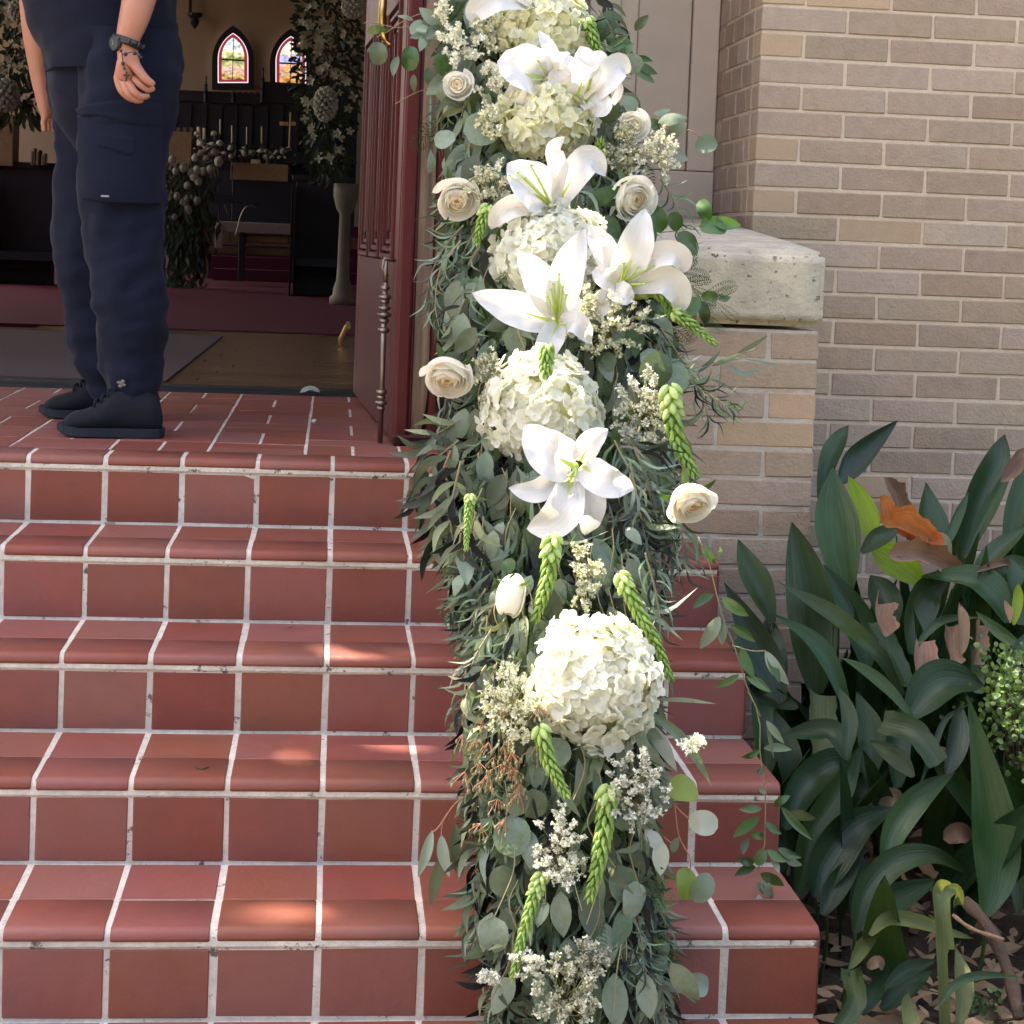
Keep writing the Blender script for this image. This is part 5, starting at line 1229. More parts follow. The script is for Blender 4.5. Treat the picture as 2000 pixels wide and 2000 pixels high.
rose(874,740,45,'plump white rose at the left beside the drop bolt, heart facing down', (-.25,-1,-.75), n=20, outer=1.1)
rose(1352,985,46,'ragged white rose far right against the brick pier, hanging downwards', (.15,-.9,-.7), n=18, outer=1.3)
rose(997,1165,36,'closed tapering rose bud hanging over the second step', (-.18,-.3,-1), bud=True, n=12)
rose(893,165,28,'small pale rose half hidden by white statice at the upper left', (-.2,-1,.1), n=14)
rose(1237,245,30,'pale rose behind the statice at the upper right', (.1,-1,.1), n=14)
def spike(pts, w, lab, top=.25, white=.25, Yo=-.14, n=None):
    ym = sum(p[1] for p in pts)/len(pts); Y = Yc(ym)+Yo; s = pxs(Y); K = 30; P = catmull([at(x,y,Y-.01*i) for i,(x,y) in enumerate(pts)], K)
    g = empty('star_flower_spike', lab, 'flower spike', tuple(P[0]), group='green star flower spikes in the garland'); mb = MB(); mb.tube(P, [.004*(1-.6*i/K) for i in range(K)], 7); mb.put('stem', M['bud'], g, True)
    Ltot = sum((P[i+1]-P[i]).length for i in range(K-1)); n = n or int(Ltot/(w*s)*15)+10
    for i in range(n):
        u = i/(n-1); k = min(int(u*(K-1)), K-2); p = P[k].lerp(P[k+1], u*(K-1)-k); t = (P[k+1]-P[k]).normalized(); a = i*2.39996; x = t.cross(Vector((.3,1,.2))).normalized(); y = t.cross(x)
        o = x*math.cos(a)+y*math.sin(a); w_ = w*.86; env = w_*s*.5*(1-.62*u**1.6); wh = u < white*.6; sz = w*s*(.34 if wh else .30*(1-.45*u)); d = (o*(.9 if wh else .45)+t*1.0).normalized()
        q = d.to_track_quat('Z','Y').to_matrix().to_4x4(); key = 'w' if wh else ('g', i % 2)
        if key not in _bud:
            m_ = MB()
            if wh: m_.lathe((0,0,0), [(.1,-1),(.42,-.55),(.5,-.1),(.42,.4),(.2,.8),(.02,1.0)], 8)
            else: m_.lathe((0,0,0), [(.15,-1),(.40,-.5),(.42,0),(.30,.5),(.12,.95),(.01,1.35)], 6)
            _bud[key] = m_.me('bud', M['budw'] if wh else M['bud'], True)
        put('bud', _bud[key], g, Matrix.Translation(p+o*env*.72) @ q @ Matrix.Scale(sz*random.uniform(.9,1.1),4))
_bud = {}
spike([(1145,40),(1160,80),(1182,128)], 34, 'green spike beside the top hydrangea, pointing down right')
spike([(1172,315),(1173,292),(1172,272)], 34, 'short round green spike seen end on, right of the second hydrangea', white=.6)
spike([(952,405),(940,440),(930,478)], 32, 'small green spike left of the wide hydrangea', white=.35)
spike([(1225,560),(1268,560),(1300,580),(1312,618)], 52, 'fat pale budded green spike under the right hand lily', white=.5)
spike([(1318,612),(1358,640),(1400,674)], 32, 'bright green spike pointing at the stone cap', white=.1)
spike([(1068,680),(1066,730),(1063,790)], 36, 'green spike hanging over the fourth hydrangea', white=.0, Yo=-.235)
spike([(1308,760),(1315,830),(1335,885),(1358,930)], 50, 'long green spike at the right edge pointing to the ragged rose', white=.38)
spike([(1078,1050),(1072,1120),(1060,1165),(1045,1212)], 44, 'green spike hanging straight down beside the closed bud', white=.3)
spike([(1212,1125),(1250,1200),(1285,1265),(1310,1328)], 38, 'long slanting green spike running down past the lowest hydrangea', white=.2)
spike([(1055,1425),(1070,1480),(1088,1520),(1108,1555)], 42, 'stubby green spike directly under the lowest hydrangea', white=.1, Yo=-.17)
spike([(1188,1540),(1180,1620),(1168,1690),(1150,1758)], 50, 'broad green spike pointing down in the lower half of the garland', white=.15)
spike([(1055,1710),(1035,1780),(1015,1850),(1000,1915)], 34, 'thin loose green spike near the bottom left of the garland', white=.3)
spike([(918,970),(914,1020),(910,1075)], 24, 'slim green spike at the left edge below the cluster of willow leaves', white=.2)
def statice(cx, cy, rx, ry, lab, m='statice', n=None, droop=0):
    Y = Yc(cy)-.13; s = pxs(Y); b0 = at(cx,cy+ry*.2,Y+.05); g = empty('statice_spray', lab, 'filler flowers', tuple(b0), group='statice sprays in the garland')
    a, st = MB(), MB(); nb = n or int(rx*ry/95)+8
    for i in range(nb):
        an = random.random()*6.283; q = math.sqrt(random.random()); x = cx+rx*q*math.cos(an); y = cy+ry*q*math.sin(an); p = at(x,y,Y-random.uniform(0,.045)); mid = b0.lerp(p,.5)+Vector((random.gauss(0,.008),-.01,random.gauss(0,.008)))
        st.tube(catmull([b0,mid,p],6), .0009, 4, random.uniform(-.5,.5)); d = (p-mid).normalized()
        for k in range(10):
            t = k/10; pp = p+d*(t-.4)*26*s+Vector((random.gauss(0,3.0*s),random.gauss(0,2.5*s),random.gauss(0,3.0*s))); sz = random.uniform(3.0,5.6)*s
            for j in range(4):
                dd = Vector((random.gauss(0,1),random.gauss(-.6,.8),random.gauss(.2,1))).normalized(); V, F = blade([pp, pp+dd*sz*1.3], sz*1.1, nrm=(random.gauss(0,1),-1,random.gauss(0,1)), n=3, m=1, prof=lambda u: .45+.55*u); a.add(V, F, random.uniform(-.9,.7))
    a.put('blossoms', M[m], g)['kind'] = 'stuff'; st.put('stems', M['stem'], g)['kind'] = 'stuff'
for q in [(905,85,36,48,'loose white statice at the upper left, highest in the garland','staticew'),(948,55,34,40,'statice tucked beside the top hydrangea on its left','statice'),(955,160,42,34,'statice spray between the top two hydrangeas at the left','staticew'),(965,232,30,36,'small statice spray left of the second hydrangea','statice'),
          (960,365,44,55,'statice beside the left edge rose','statice'),(1222,290,46,48,'statice below the pale upper right rose','statice'),(1282,308,42,48,'airy statice tips reaching toward the brick return wall','staticew'),(1185,632,82,55,'yellowish statice under the largest lily','statice'),
          (1120,600,40,40,'dark stemmed statice tips right of the largest lily heart','statice'),(965,735,40,52,'statice left of the fourth hydrangea','statice'),(1255,800,52,78,'tall statice spray beside the long right hand green spike','staticew'),(1145,1130,30,66,'upright statice spray above the lowest hydrangea','statice'),
          (1000,1375,52,80,'statice spilling left of the lowest hydrangea','statice'),(1240,1540,62,72,'round statice cloud under the right of the lowest hydrangea','staticew'),(1093,1655,46,84,'long statice spray in the middle of the lower garland','staticew'),(1103,1940,62,80,'yellow white statice at the very bottom of the garland','statice'),
          (1030,1880,34,30,'small white statice cluster at the lower left','staticew'),(957,1905,26,12,'white statice tips sticking out to the left near the bottom','staticew'),(1146,1872,44,36,'statice right of the bottom spike','statice'),(1355,1455,26,18,'tiny dry statice tips over the step edge at the right','staticew'),(866,40,14,40,'tiny white statice sprig hanging before the door edge','staticew')]:
    statice(q[0],q[1],q[2],q[3],q[4],q[5])
# seeded eucalyptus pods
sp_ = empty('seeded_eucalyptus', 'brown seeded eucalyptus pods at the left below the lowest hydrangea', 'seed pods', tuple(at(960,1500,Yc(1500)-.1))); mb = MB(); ms = MB()
for i in range(26):
    x, y = random.gauss(985,45), random.gauss(1510,60); Y = Yc(1500)-.13; b0 = at(x,y,Y); 
    for k in range(7):
        p = b0+Vector((random.gauss(0,.010),random.gauss(0,.006),-abs(random.gauss(.008,.010)))); ms.tube([b0+Vector((0,0,.008)),p],.0006,4); mb.ell(p-Vector((0,0,.003)), (.0022,.0022,.0045), 6, 4, random.uniform(-.5,.5))
mb.put('pods', M['stem'], sp_, True)['kind'] = 'stuff'; ms.put('twigs', M['redstem'], sp_)['kind'] = 'stuff'
# ---- sprigs that stand clear of the garland, each a thing with its leaves
def sprig(lab, stems, leaves, Y, m='stem', cat='leafy sprig', name='leafy_sprig', r=.0013):
    """leaves: (x0,y0,x1,y1,width px,material[,bend px])"""
    s = pxs(Y); g = empty(name, lab, cat, tuple(at(*stems[0][0],Y))); mb = MB()
    for st in stems: mb.tube(catmull([at(x,y,Y) for x,y in st],14), r, 5)
    mb.put('stem', M[m], g, True)
    for lf in leaves:
        x0,y0,x1,y1,w_,mm_ = lf[:6]; be = lf[6] if len(lf) > 6 else random.uniform(-4,4); dx, dy = x1-x0, y1-y0; L_ = math.hypot(dx,dy)
        mid = at((x0+x1)/2-dy/L_*be, (y0+y1)/2+dx/L_*be, Y-.008); prof = p_oval if w_/L_ > .6 else p_lance
        V, F = blade([at(x0,y0,Y), mid, at(x1,y1,Y+random.uniform(-.02,.012))], w_*s, nrm=(random.gauss(0,.25),-1,random.gauss(.25,.25)), n=12, m=4, prof=prof, cup=random.uniform(-.06,.14), vfold=.06)
        put('leaf', mesh('leaf', V, F, M[mm_], True), g)
sprig('glossy green leafed sprig reaching over the stone cap to the right', [A([(1480,1255),(1600,1240),(1700,1215),(1760,1180)])], [(*a,*b,w_,'green') for a,b,w_ in [(A([(1500,1250)])[0],A([(1440,1110)])[0],38),(A([(1590,1240)])[0],A([(1540,1150)])[0],34),(A([(1590,1250)])[0],A([(1690,1370)])[0],40),(A([(1700,1225)])[0],A([(1850,1235)])[0],40),(A([(1740,1190)])[0],A([(1700,1080)])[0],32),(A([(1765,1180)])[0],A([(1925,1215)])[0],26)]], Yc(440)-.05)
sprig('dark glossy leaf pair sprig in front of the stone cap face', [A([(1560,1600),(1660,1600),(1700,1620)])], [(*a,*b,w_,'green') for a,b,w_ in [(A([(1690,1600)])[0],A([(1640,1700)])[0],26),(A([(1700,1620)])[0],A([(1735,1760)])[0],24),(A([(1710,1600)])[0],A([(1800,1610)])[0],22),(A([(1800,1610)])[0],A([(1870,1600)])[0],14)]], Yc(590)-.04)
sprig('dark green leaf cluster against the stone jamb at the upper right', [A([(1190,260),(1290,290),(1340,350)])], [(*a,*b,w_,'green') for a,b,w_ in [(A([(1330,320)])[0],A([(1450,330)])[0],14),(A([(1340,340)])[0],A([(1460,450)])[0],22),(A([(1370,340)])[0],A([(1475,400)])[0],18),(A([(1190,290)])[0],A([(1290,230)])[0],18),(A([(1270,300)])[0],A([(1350,230)])[0],16),(A([(1200,270)])[0],A([(1330,175)])[0],10),(A([(1200,250)])[0],A([(1260,260)])[0],22)]], Yc(110)-.05)
sprig('blue green round eucalyptus sprig on red stems before the stone jamb', [A([(1440,640),(1500,690),(1560,700)]),A([(1480,680),(1640,700),(1700,740)])], [(*A([(1450,610)])[0],*A([(1545,590)])[0],14,'euc'),(*A([(1420,650)])[0],*A([(1490,700)])[0],22,'green'),(*A([(1520,740)])[0],*A([(1635,665)])[0],26,'euc'),(*A([(1680,800)])[0],*A([(1800,780)])[0],40,'euc'),(*A([(1520,830)])[0],*A([(1620,830)])[0],50,'euc'),(*A([(1300,520)])[0],*A([(1370,580)])[0],28,'euc')], Yc(260)-.04, 'redstem')
sprig('round leafed eucalyptus sprig hanging in front of the open door at the top left', [A([(380,70),(250,60),(120,105),(20,170),(-40,200)]),A([(330,320),(260,260),(150,150),(60,150),(-60,120),(-110,125)]),A([(400,420),(290,460),(170,500),(60,560)])],
  [(716,62,757,58,18,'green'),(738,82,742,127,36,'euc'),(800,90,796,138,34,'green'),*[(*A([a])[0],*A([b])[0],w_,m_) for a,b,w_,m_ in [((250,130),(140,180),40,'euc'),((200,110),(370,160),32,'euc'),((160,110),(70,85),9,'euc'),((380,340),(280,340),40,'euc'),((310,240),(300,330),18,'euc'),((160,400),(165,500),14,'euc'),((240,360),(235,460),18,'euc'),((250,510),(250,750),8,'euc'),((320,470),(280,520),26,'green')]],(778,110,768,150,16,'euc')], Yc(60)-.03, 'stem')
R4 = lambda l: [(750+x*.44, 1300+y*.44) for x,y in l]
sprig('three drooping eucalyptus leaves on a pink stem at the lower left over the steps', [R4([(400,560),(330,600),(280,660),(240,720),(215,740)]),R4([(300,630),(260,700),(255,760)])], [(*R4([a])[0],*R4([b])[0],w_,'euc') for a,b,w_ in [((215,730),(150,940),22),((255,750),(290,940),26),((315,700),(320,920),28),((250,850),(205,1070),26)]], Yc(1600)-.02, 'redstem')
sprig('lime and silver round eucalyptus leaves on a red stem at the lower right', [R4([(1290,620),(1330,660),(1355,680)]),R4([(1290,620),(1310,760),(1360,860),(1350,950)]),R4([(1240,760),(1290,800)])], [(*R4([(1255,540)])[0],*R4([(1395,560)])[0],56,'lime'),(*R4([(1350,690)])[0],*R4([(1482,720)])[0],50,'pale'),(*R4([(1345,1040)])[0],*R4([(1330,895)])[0],44,'lime'),(*R4([(1380,1050)])[0],*R4([(1440,920)])[0],46,'euc'),(*R4([(1340,1420)])[0],*R4([(1440,1430)])[0],46,'euc'),(*R4([(1280,830)])[0],*R4([(1310,760)])[0],18,'euc'),(*R4([(1170,720)])[0],*R4([(1250,830)])[0],28,'pale'),(*R4([(1250,1320)])[0],*R4([(1385,1500)])[0],26,'euc')], Yc(1600)-.06, 'redstem')
sprig('long pointed grey green blades sticking out right below the lowest hydrangea', [R4([(1180,200),(1210,220)])], [(*R4([a])[0],*R4([b])[0],w_,m_,be) for a,b,w_,m_,be in [((1200,150),(1475,170),9,'euc',-3),((1180,200),(1455,535),22,'euc',-14),((1150,240),(1300,470),30,'pale',-4),((1120,260),(1250,480),26,'euc',3),((1130,250),(1240,330),20,'euc',0)]], Yc(1450)-.05)
sprig('thin grey blue willow leaves reaching right over the brick pier', [[(1290,740),(1350,720),(1420,700),(1480,680)],[(1420,705),(1450,700)]], [(*a,*b,w_,'eucd',be) for a,b,w_,be in [((1290,745),(1365,725),9,0),((1360,730),(1408,685),10,2),((1390,715),(1450,690),11,0),((1440,690),(1500,655),10,2),((1450,700),(1530,715),4,0),((1420,710),(1485,722),12,14),((1375,735),(1450,775),5,-4),((1340,740),(1378,760),6,0)]], Yc(700)-.04)
# trailing smilax vine hanging at the right
C7 = lambda l: [(1350+x*.3364, 1350+y*.3364) for x,y in l]; C6 = lambda l: [(1350+x*.3364, 800+y*.3364) for x,y in l]
vl = [(C6([(180,1090)]),C6([(335,1200)]),20),(C6([(130,1070)]),C6([(10,1155)]),16),(C6([(165,1200)]),C6([(50,1390)]),24),(C6([(190,1230)]),C6([(180,1370)]),18),(C6([(230,1250)]),C6([(375,1350)]),18),(C6([(430,1400)]),C6([(570,1600)]),22),(C6([(440,1410)]),C6([(515,1590)]),16),(C6([(290,1380)]),C6([(370,1560)]),20),(C6([(320,1550)]),C6([(465,1640)]),18),(C6([(280,1540)]),C6([(140,1610)]),14),
      (C7([(435,170)]),C7([(540,305)]),14),(C7([(440,200)]),C7([(480,390)]),9),(C7([(420,330)]),C7([(585,340)]),16),(C7([(400,340)]),C7([(290,385)]),12),(C7([(410,440)]),C7([(380,475)]),10),(C7([(440,600)]),C7([(395,540)]),8),(C7([(480,670)]),C7([(575,605)]),14),(C7([(520,670)]),C7([(705,865)]),16),(C7([(570,700)]),C7([(725,740)]),18),(C7([(410,680)]),C7([(275,685)]),16),(C7([(400,730)]),C7([(240,850)]),20),(C7([(430,760)]),C7([(525,830)]),14),
      (C7([(330,850)]),C7([(300,950)]),14),(C7([(420,850)]),C7([(345,830)]),14),(C7([(440,920)]),C7([(555,990)]),16),(C7([(500,910)]),C7([(640,965)]),16),(C7([(540,960)]),C7([(645,1010)]),14),(C7([(430,920)]),C7([(380,1010)]),22),(C7([(370,990)]),C7([(265,965)]),16),(C7([(375,1020)]),C7([(250,1070)]),18),(C7([(460,960)]),C7([(510,1060)]),12),(C7([(400,1060)]),C7([(540,1130)]),20),(C7([(420,1080)]),C7([(480,1210)]),18),(C7([(390,1180)]),C7([(385,1260)]),12),(C7([(380,1110)]),C7([(420,1180)]),14),(C7([(480,1250)]),C7([(595,1380)]),24),(C7([(520,1255)]),C7([(640,1315)]),16),
      (C6([(60,790)]),C6([(140,900)]),16),(C6([(150,850)]),C6([(165,790)]),8)]
sprig('long trailing green vine hanging from the ragged rose down to the lowest step', [C6([(40,740),(100,880),(180,1200),(260,1400),(320,1600),(400,1780)]),C7([(330,0),(395,150),(400,380),(430,560),(430,700),(425,900),(385,1030),(450,1150),(500,1250)]),C6([(240,1370),(350,1400),(430,1400)])],
  [(*a[0],*b[0],w_*1.15,random.choice(('green','green','euc'))) for a,b,w_ in vl], -.02+.16, 'stem', 'trailing vine', 'trailing_vine')
for k in ('oval','lance','thin','fern','green','stem'): bulk[k].put(names[k], M[mats[k]], gar)['kind'] = 'stuff'
# ---------------------------------------------------------------- planting bed: cast-iron plants
def bladeobj(P, w, m, parent, nrm, prof=p_asp, cup=.16, vf=.13, name='leaf', n=20, mm=6, wave=.035, seed=0, twist=0):
    V, F = blade(P, w, nrm=nrm, n=n, m=mm, prof=prof, cup=cup, vfold=vf, wave=wave, seed=seed, twist=twist)
    me = mesh(name, V, F, M[m], True); uv = me.uv_layers.new(name='UV')
    li = np.empty(len(me.loops), int); me.loops.foreach_get('vertex_index', li)
    u = (li % (mm+1))/mm; v = (li//(mm+1))/(n-1)*2.; uv.data.foreach_set('uv', np.stack([u,v],1).ravel().astype(np.float32))
    return put(name, me, parent)
plants = [empty('cast_iron_plant', lab, 'plant', tuple(loc), group='broad leafed cast-iron plants in the bed') for lab, loc in (
  ('dark cast-iron plant clump against the brick pier with a tall light green leaf', (1.15,.75,-.1)), ('cast-iron plant clump with dead orange and tan leaves under the brick wall', (1.75,1.2,-.1)),
  ('cast-iron plant clump in the foreground with one very large upright leaf at the right', (1.35,.15,-.1)), ('yellowing cast-iron plant leaves at the bottom of the bed', (1.3,-.15,-.12)))]
Z = .3364
def LF(reg, pi, m, Y, w, pts, prof=p_asp, tilt=.25, dY=None, **k):
    oy = 800 if reg == 'A' else 1350; n = len(pts); s = pxs(Y)
    P = [at(1350+x*Z, oy+y*Z, Y+(dY[i] if dY else (-.05+.10*i/(n-1)))) for i,(x,y) in enumerate(pts)]
    if m in ('dead','orange'): k.update(cup=.38, vf=.32, wave=.12)
    bladeobj(P, w*Z*s*(.88 if m in ('asp','aspl') else 1), m, plants[pi], (random.uniform(-.35,.35),-1,tilt+random.uniform(-.1,.3)), prof, seed=random.random()*9, **k)
    return P
pet = MB()
def PET(reg, Y, x, y, gx, gy):
    oy = 800 if reg == 'A' else 1350; a = at(1350+x*Z, oy+y*Z, Y-.03); b = at(1350+gx*Z, oy+gy*Z, Y+.02); b.z = -.1; pet.tube(catmull([a, (a+b)/2+Vector((.01,0,.02)), b],6), [.0035,.0035,.004,.004,.004,.005], 6)
data = [
 ('A',0,'asp',1.25,135,[(745,520),(790,300),(850,180),(915,92)]),('A',0,'asp',1.25,175,[(850,430),(960,280),(1200,62)]),('A',0,'aspl',1.0,305,[(900,1060),(850,780),(825,560),(822,335)]),
 ('A',0,'asp',.80,345,[(720,1650),(690,1300),(640,950),(585,655)]),('A',0,'asp',.85,200,[(470,1240),(390,1050),(320,900),(272,755)]),('A',0,'asplime',1.12,150,[(1040,760),(1020,650),(970,520),(912,385)]),
 ('A',1,'orange',1.0,150,[(1400,780),(1240,680),(1130,650),(1103,500)],p_rag),('A',1,'orange',.98,105,[(1470,770),(1330,745),(1190,700)],p_rag),('A',1,'dead',1.38,105,[(1220,700),(1190,520),(1125,392)],p_rag),('A',1,'aspl',1.3,240,[(1400,860),(1370,640),(1362,425)]),
 ('A',1,'asp',1.35,215,[(1560,900),(1660,560),(1770,300),(1818,145)]),('A',1,'aspl',1.25,95,[(1580,860),(1740,560),(1890,270)]),('A',1,'aspl',1.2,85,[(1470,800),(1530,640),(1612,478)]),('A',1,'aspl',1.3,160,[(1820,800),(1890,520),(1960,230)]),
 ('A',1,'asplime',1.08,200,[(1340,1010),(1180,880),(1040,790)],p_asp),('A',1,'aspl',1.04,130,[(985,830),(1090,740),(1215,690)]),('A',1,'dead',.95,150,[(1140,845),(1330,850),(1575,938)],p_rag),('A',1,'pale',1.0,90,[(1365,755),(1450,765),(1515,860)]),
 ('A',1,'aspl',.90,250,[(1830,1240),(1740,1080),(1600,990),(1335,972)],p_asp,.7),('A',2,'aspl',.72,135,[(1230,1660),(1080,1430),(860,1230),(680,1110),(500,1000)],p_asp,.5),('A',2,'asp',.62,150,[(920,1800),(800,1500),(680,1330),(468,1183)],p_asp,.5),
 ('A',2,'aspl',.70,135,[(1255,1610),(1160,1400),(1060,1240)],p_cut),('A',2,'dead',.695,140,[(1130,1320),(1080,1210),(1085,1130)],p_cut),('A',2,'aspl',.5,95,[(1290,1800),(1150,1640),(1010,1520),(865,1435)]),('A',2,'asp',.52,300,[(1250,1790),(1450,1590),(1700,1600)],p_asp,.7),
 ('A',2,'dead',.66,150,[(1345,1720),(1325,1550),(1320,1350)],p_cut),('A',1,'dead',.72,110,[(1530,1500),(1500,1400),(1490,1262)],p_cut),('A',1,'dead',.74,95,[(1640,1480),(1655,1250)],p_cut),('A',1,'dead',.73,80,[(1565,1420),(1555,1120)]),('A',1,'aspl',.70,135,[(1640,1640),(1645,1400)],p_cut),
 ('A',1,'asp',.95,260,[(1280,1420),(1290,1200),(1360,1050),(1500,980)]),('A',1,'aspl',.75,60,[(1300,1380),(1450,1230),(1680,1205)],p_asp,.6),('A',1,'aspl',.72,90,[(1920,1380),(1790,1290),(1650,1170)]),('A',0,'asp',.62,220,[(530,1700),(400,1400),(190,1000)]),
 ('A',2,'aspy',.60,205,[(745,2050),(735,1850),(735,1655)],p_cut,.5),('A',0,'asp',.6,130,[(620,1730),(460,1660),(330,1600)]),('A',0,'asp',.9,220,[(1020,1500),(950,1220),(765,895)]),('A',1,'asp',.6,110,[(1780,1600),(1880,1420),(1990,1260)]),('A',1,'asp',1.0,140,[(1640,960),(1780,820),(1960,670)],p_asp,.6),
 ('A',1,'asp',.98,220,[(1160,1280),(1120,1100),(1040,960)]),('A',1,'aspl',.97,190,[(1700,960),(1900,940),(2010,1010)],p_asp,.7),('A',0,'asp',.8,150,[(540,1560),(470,1350),(440,1200)]),('A',0,'asp',.7,200,[(400,1700),(330,1450),(300,1250)]),('A',1,'asp',.9,230,[(1900,1250),(1880,1050),(1850,850)]),
 ('A',1,'asplime',.85,70,[(1870,1250),(1890,1100),(1900,1010)]),('A',1,'dead',.93,50,[(1650,940),(1780,890),(1900,905)]),('A',1,'dead',.74,45,[(1850,1240),(1820,1110)]),('A',1,'dead',1.2,110,[(1800,420),(1860,320),(1950,220)]),
 ('B',2,'asp',.22,345,[(1700,1300),(1740,1000),(1705,600),(1605,25)]),('B',2,'asp',.20,190,[(950,1400),(1010,1180),(1180,1000),(1400,960),(1630,1070)],p_asp,.7),('B',2,'asp',.26,210,[(980,1390),(1150,1230),(1440,1090)],p_asp,.6),('B',2,'asp',.35,280,[(720,1200),(790,1000),(950,790),(1190,670)],p_asp,.6),
 ('B',2,'asp',.40,210,[(620,1160),(700,850),(870,560),(1003,288)]),('B',0,'asp',.48,230,[(540,800),(660,560),(860,420),(1130,495)],p_asp,.7),('B',2,'aspl',.30,190,[(1110,1010),(1190,780),(1340,600),(1530,470)],p_asp,.5),('B',2,'asp',.45,170,[(910,400),(800,240),(500,262)],p_asp,.7),('B',2,'asp',.42,115,[(900,380),(910,150),(860,-20)]),
 ('B',2,'asp',.34,190,[(1430,430),(1290,250),(1110,190)],p_cut,.5),('B',2,'asp',.36,45,[(1330,540),(1410,320),(1480,160),(1610,75)]),('B',2,'asp',.38,140,[(1290,500),(1180,380),(1035,288)]),('B',2,'asp',.36,170,[(1480,480),(1530,280),(1570,60)]),
 ('B',3,'aspy',.0,100,[(1040,1420),(1140,1330),(1320,1350),(1480,1400),(1640,1437)],p_asp,.7),('B',3,'aspy',.02,90,[(910,1620),(1000,1470),(1140,1330)],p_lance,.4),('B',3,'aspy',-.02,105,[(1460,1950),(1440,1500),(1430,1250),(1420,1160),(1450,1140),(1480,1180)],p_cut),('B',3,'aspy',-.03,70,[(1500,1500),(1470,1250),(1490,1165),(1540,1160),(1545,1240)],p_cut),('B',3,'aspy',-.03,125,[(1550,1950),(1570,1700),(1535,1480)]),
 ('B',3,'aspl',-.08,65,[(1430,1830),(1540,1700),(1700,1650),(1940,1665)],p_asp,.6),('B',3,'aspl',-.05,150,[(850,1960),(950,1790),(930,1620)],p_cut),('B',3,'aspy',-.12,160,[(1240,1990),(1240,1860),(1265,1755)]),('B',3,'asp',-.02,120,[(990,1880),(1070,1720),(1150,1600)]),('B',3,'asp',.02,170,[(1100,1850),(1250,1690),(1400,1620)],p_asp,.6),('B',3,'asp',.0,110,[(1120,1720),(1250,1620),(1420,1560)],p_asp,.6),
 ('B',0,'asp',.45,160,[(580,1230),(620,1100),(660,900)]),('B',0,'asp',.5,150,[(520,1050),(540,800),(470,520)]),('B',2,'asp',.45,170,[(960,900),(980,640),(1030,420)]),('B',0,'asp',.55,170,[(620,700),(560,350),(480,100)]),('B',2,'asp',.5,190,[(1030,520),(1040,250),(960,0)]),('B',2,'asp',.5,200,[(1190,560),(1180,280),(1240,60)]),('B',2,'asp',.4,170,[(930,1330),(960,1150),(1020,960)]),('B',2,'asp',.3,160,[(760,1300),(850,1120),(1010,920)]),
 ('B',2,'asp',.3,110,[(1900,1300),(1880,1000),(1940,800)]),('B',0,'asp',.6,200,[(430,500),(420,200),(360,-60)]),
]
for dct in data:
    LF(*dct[:6], *(dct[6:]))
for a in [(.8,720,1640,700,2200),(.85,470,1240,560,2100),(.22,1700,1300,1640,1620),(.2,950,1400,870,1560),(.35,720,1200,700,1400),(.3,780,1290,750,1420),(.02,910,1620,820,1700)]:
    PET('B' if a[0] < .5 else 'A', *a)
pet.put('leaf_stalks', M['aspl'], plants[2], True)['kind'] = 'stuff'
# leaves filling the depth of the bed
random.seed(21)
for i in range(150):
    bx_, by = random.uniform(1.02,2.5), random.uniform(.05,1.5)
    if bx_ < 1.25 and by > 1.0: continue
    if by < .3 and bx_ > 1.3: continue
    L_ = random.uniform(.45,.62); an = random.uniform(-1.2,1.2); le = random.uniform(.25,.7); d = Vector((math.sin(an)*le, -abs(math.cos(an))*le*.6+.1, 1)).normalized()
    b0 = Vector((bx_,by,-.1)); k = b0+d*L_*.45; t = b0+d*L_+Vector((math.sin(an)*.16, -.08, -.12*random.random()))
    if t.z > .52-.12*(1.5-by): t.z = .5-.12*(1.5-by)
    if t.x < 1.0: t.x = 1.0+random.random()*.1
    pi = 1 if by > .9 else (0 if bx_ < 1.3 else 2)
    bladeobj([b0, b0.lerp(k,.6), k, t], random.uniform(.06,.10), 'asp', plants[pi], (random.uniform(-.5,.5),-1,random.uniform(0,.8)), prof=lambda u: .05+.95*max(0,math.sin(math.pi*max(0,(u-.28)/.72)))**.7 if u < 1 else .03, seed=i, twist=random.uniform(-.5,.5))
random.seed(33)
for i in range(95):   # upright leaves standing close under the wall
    bx_, by = random.uniform(1.26,2.45), random.uniform(.75,1.62); b0 = Vector((bx_,by,-.06)); top = random.uniform(.50,.80)-(.12 if bx_ < 1.4 else 0); ln = random.uniform(-.16,.16); t = b0+Vector((ln,-.05-random.random()*.1,top)); k = b0.lerp(t,.5)+Vector((-ln*.15,.04,.03))
    bladeobj([b0, b0.lerp(k,.55), k, t], random.uniform(.055,.095), random.choice(('asp','asp','asp','aspl')), plants[1 if by > 1 else 0], (random.uniform(-.6,.6),-1,random.uniform(0,.5)), prof=lambda u: .05+.95*max(0,math.sin(math.pi*max(0,(u-.25)/.75)))**.85 if u < 1 else .02, seed=i, twist=random.uniform(-.5,.5))
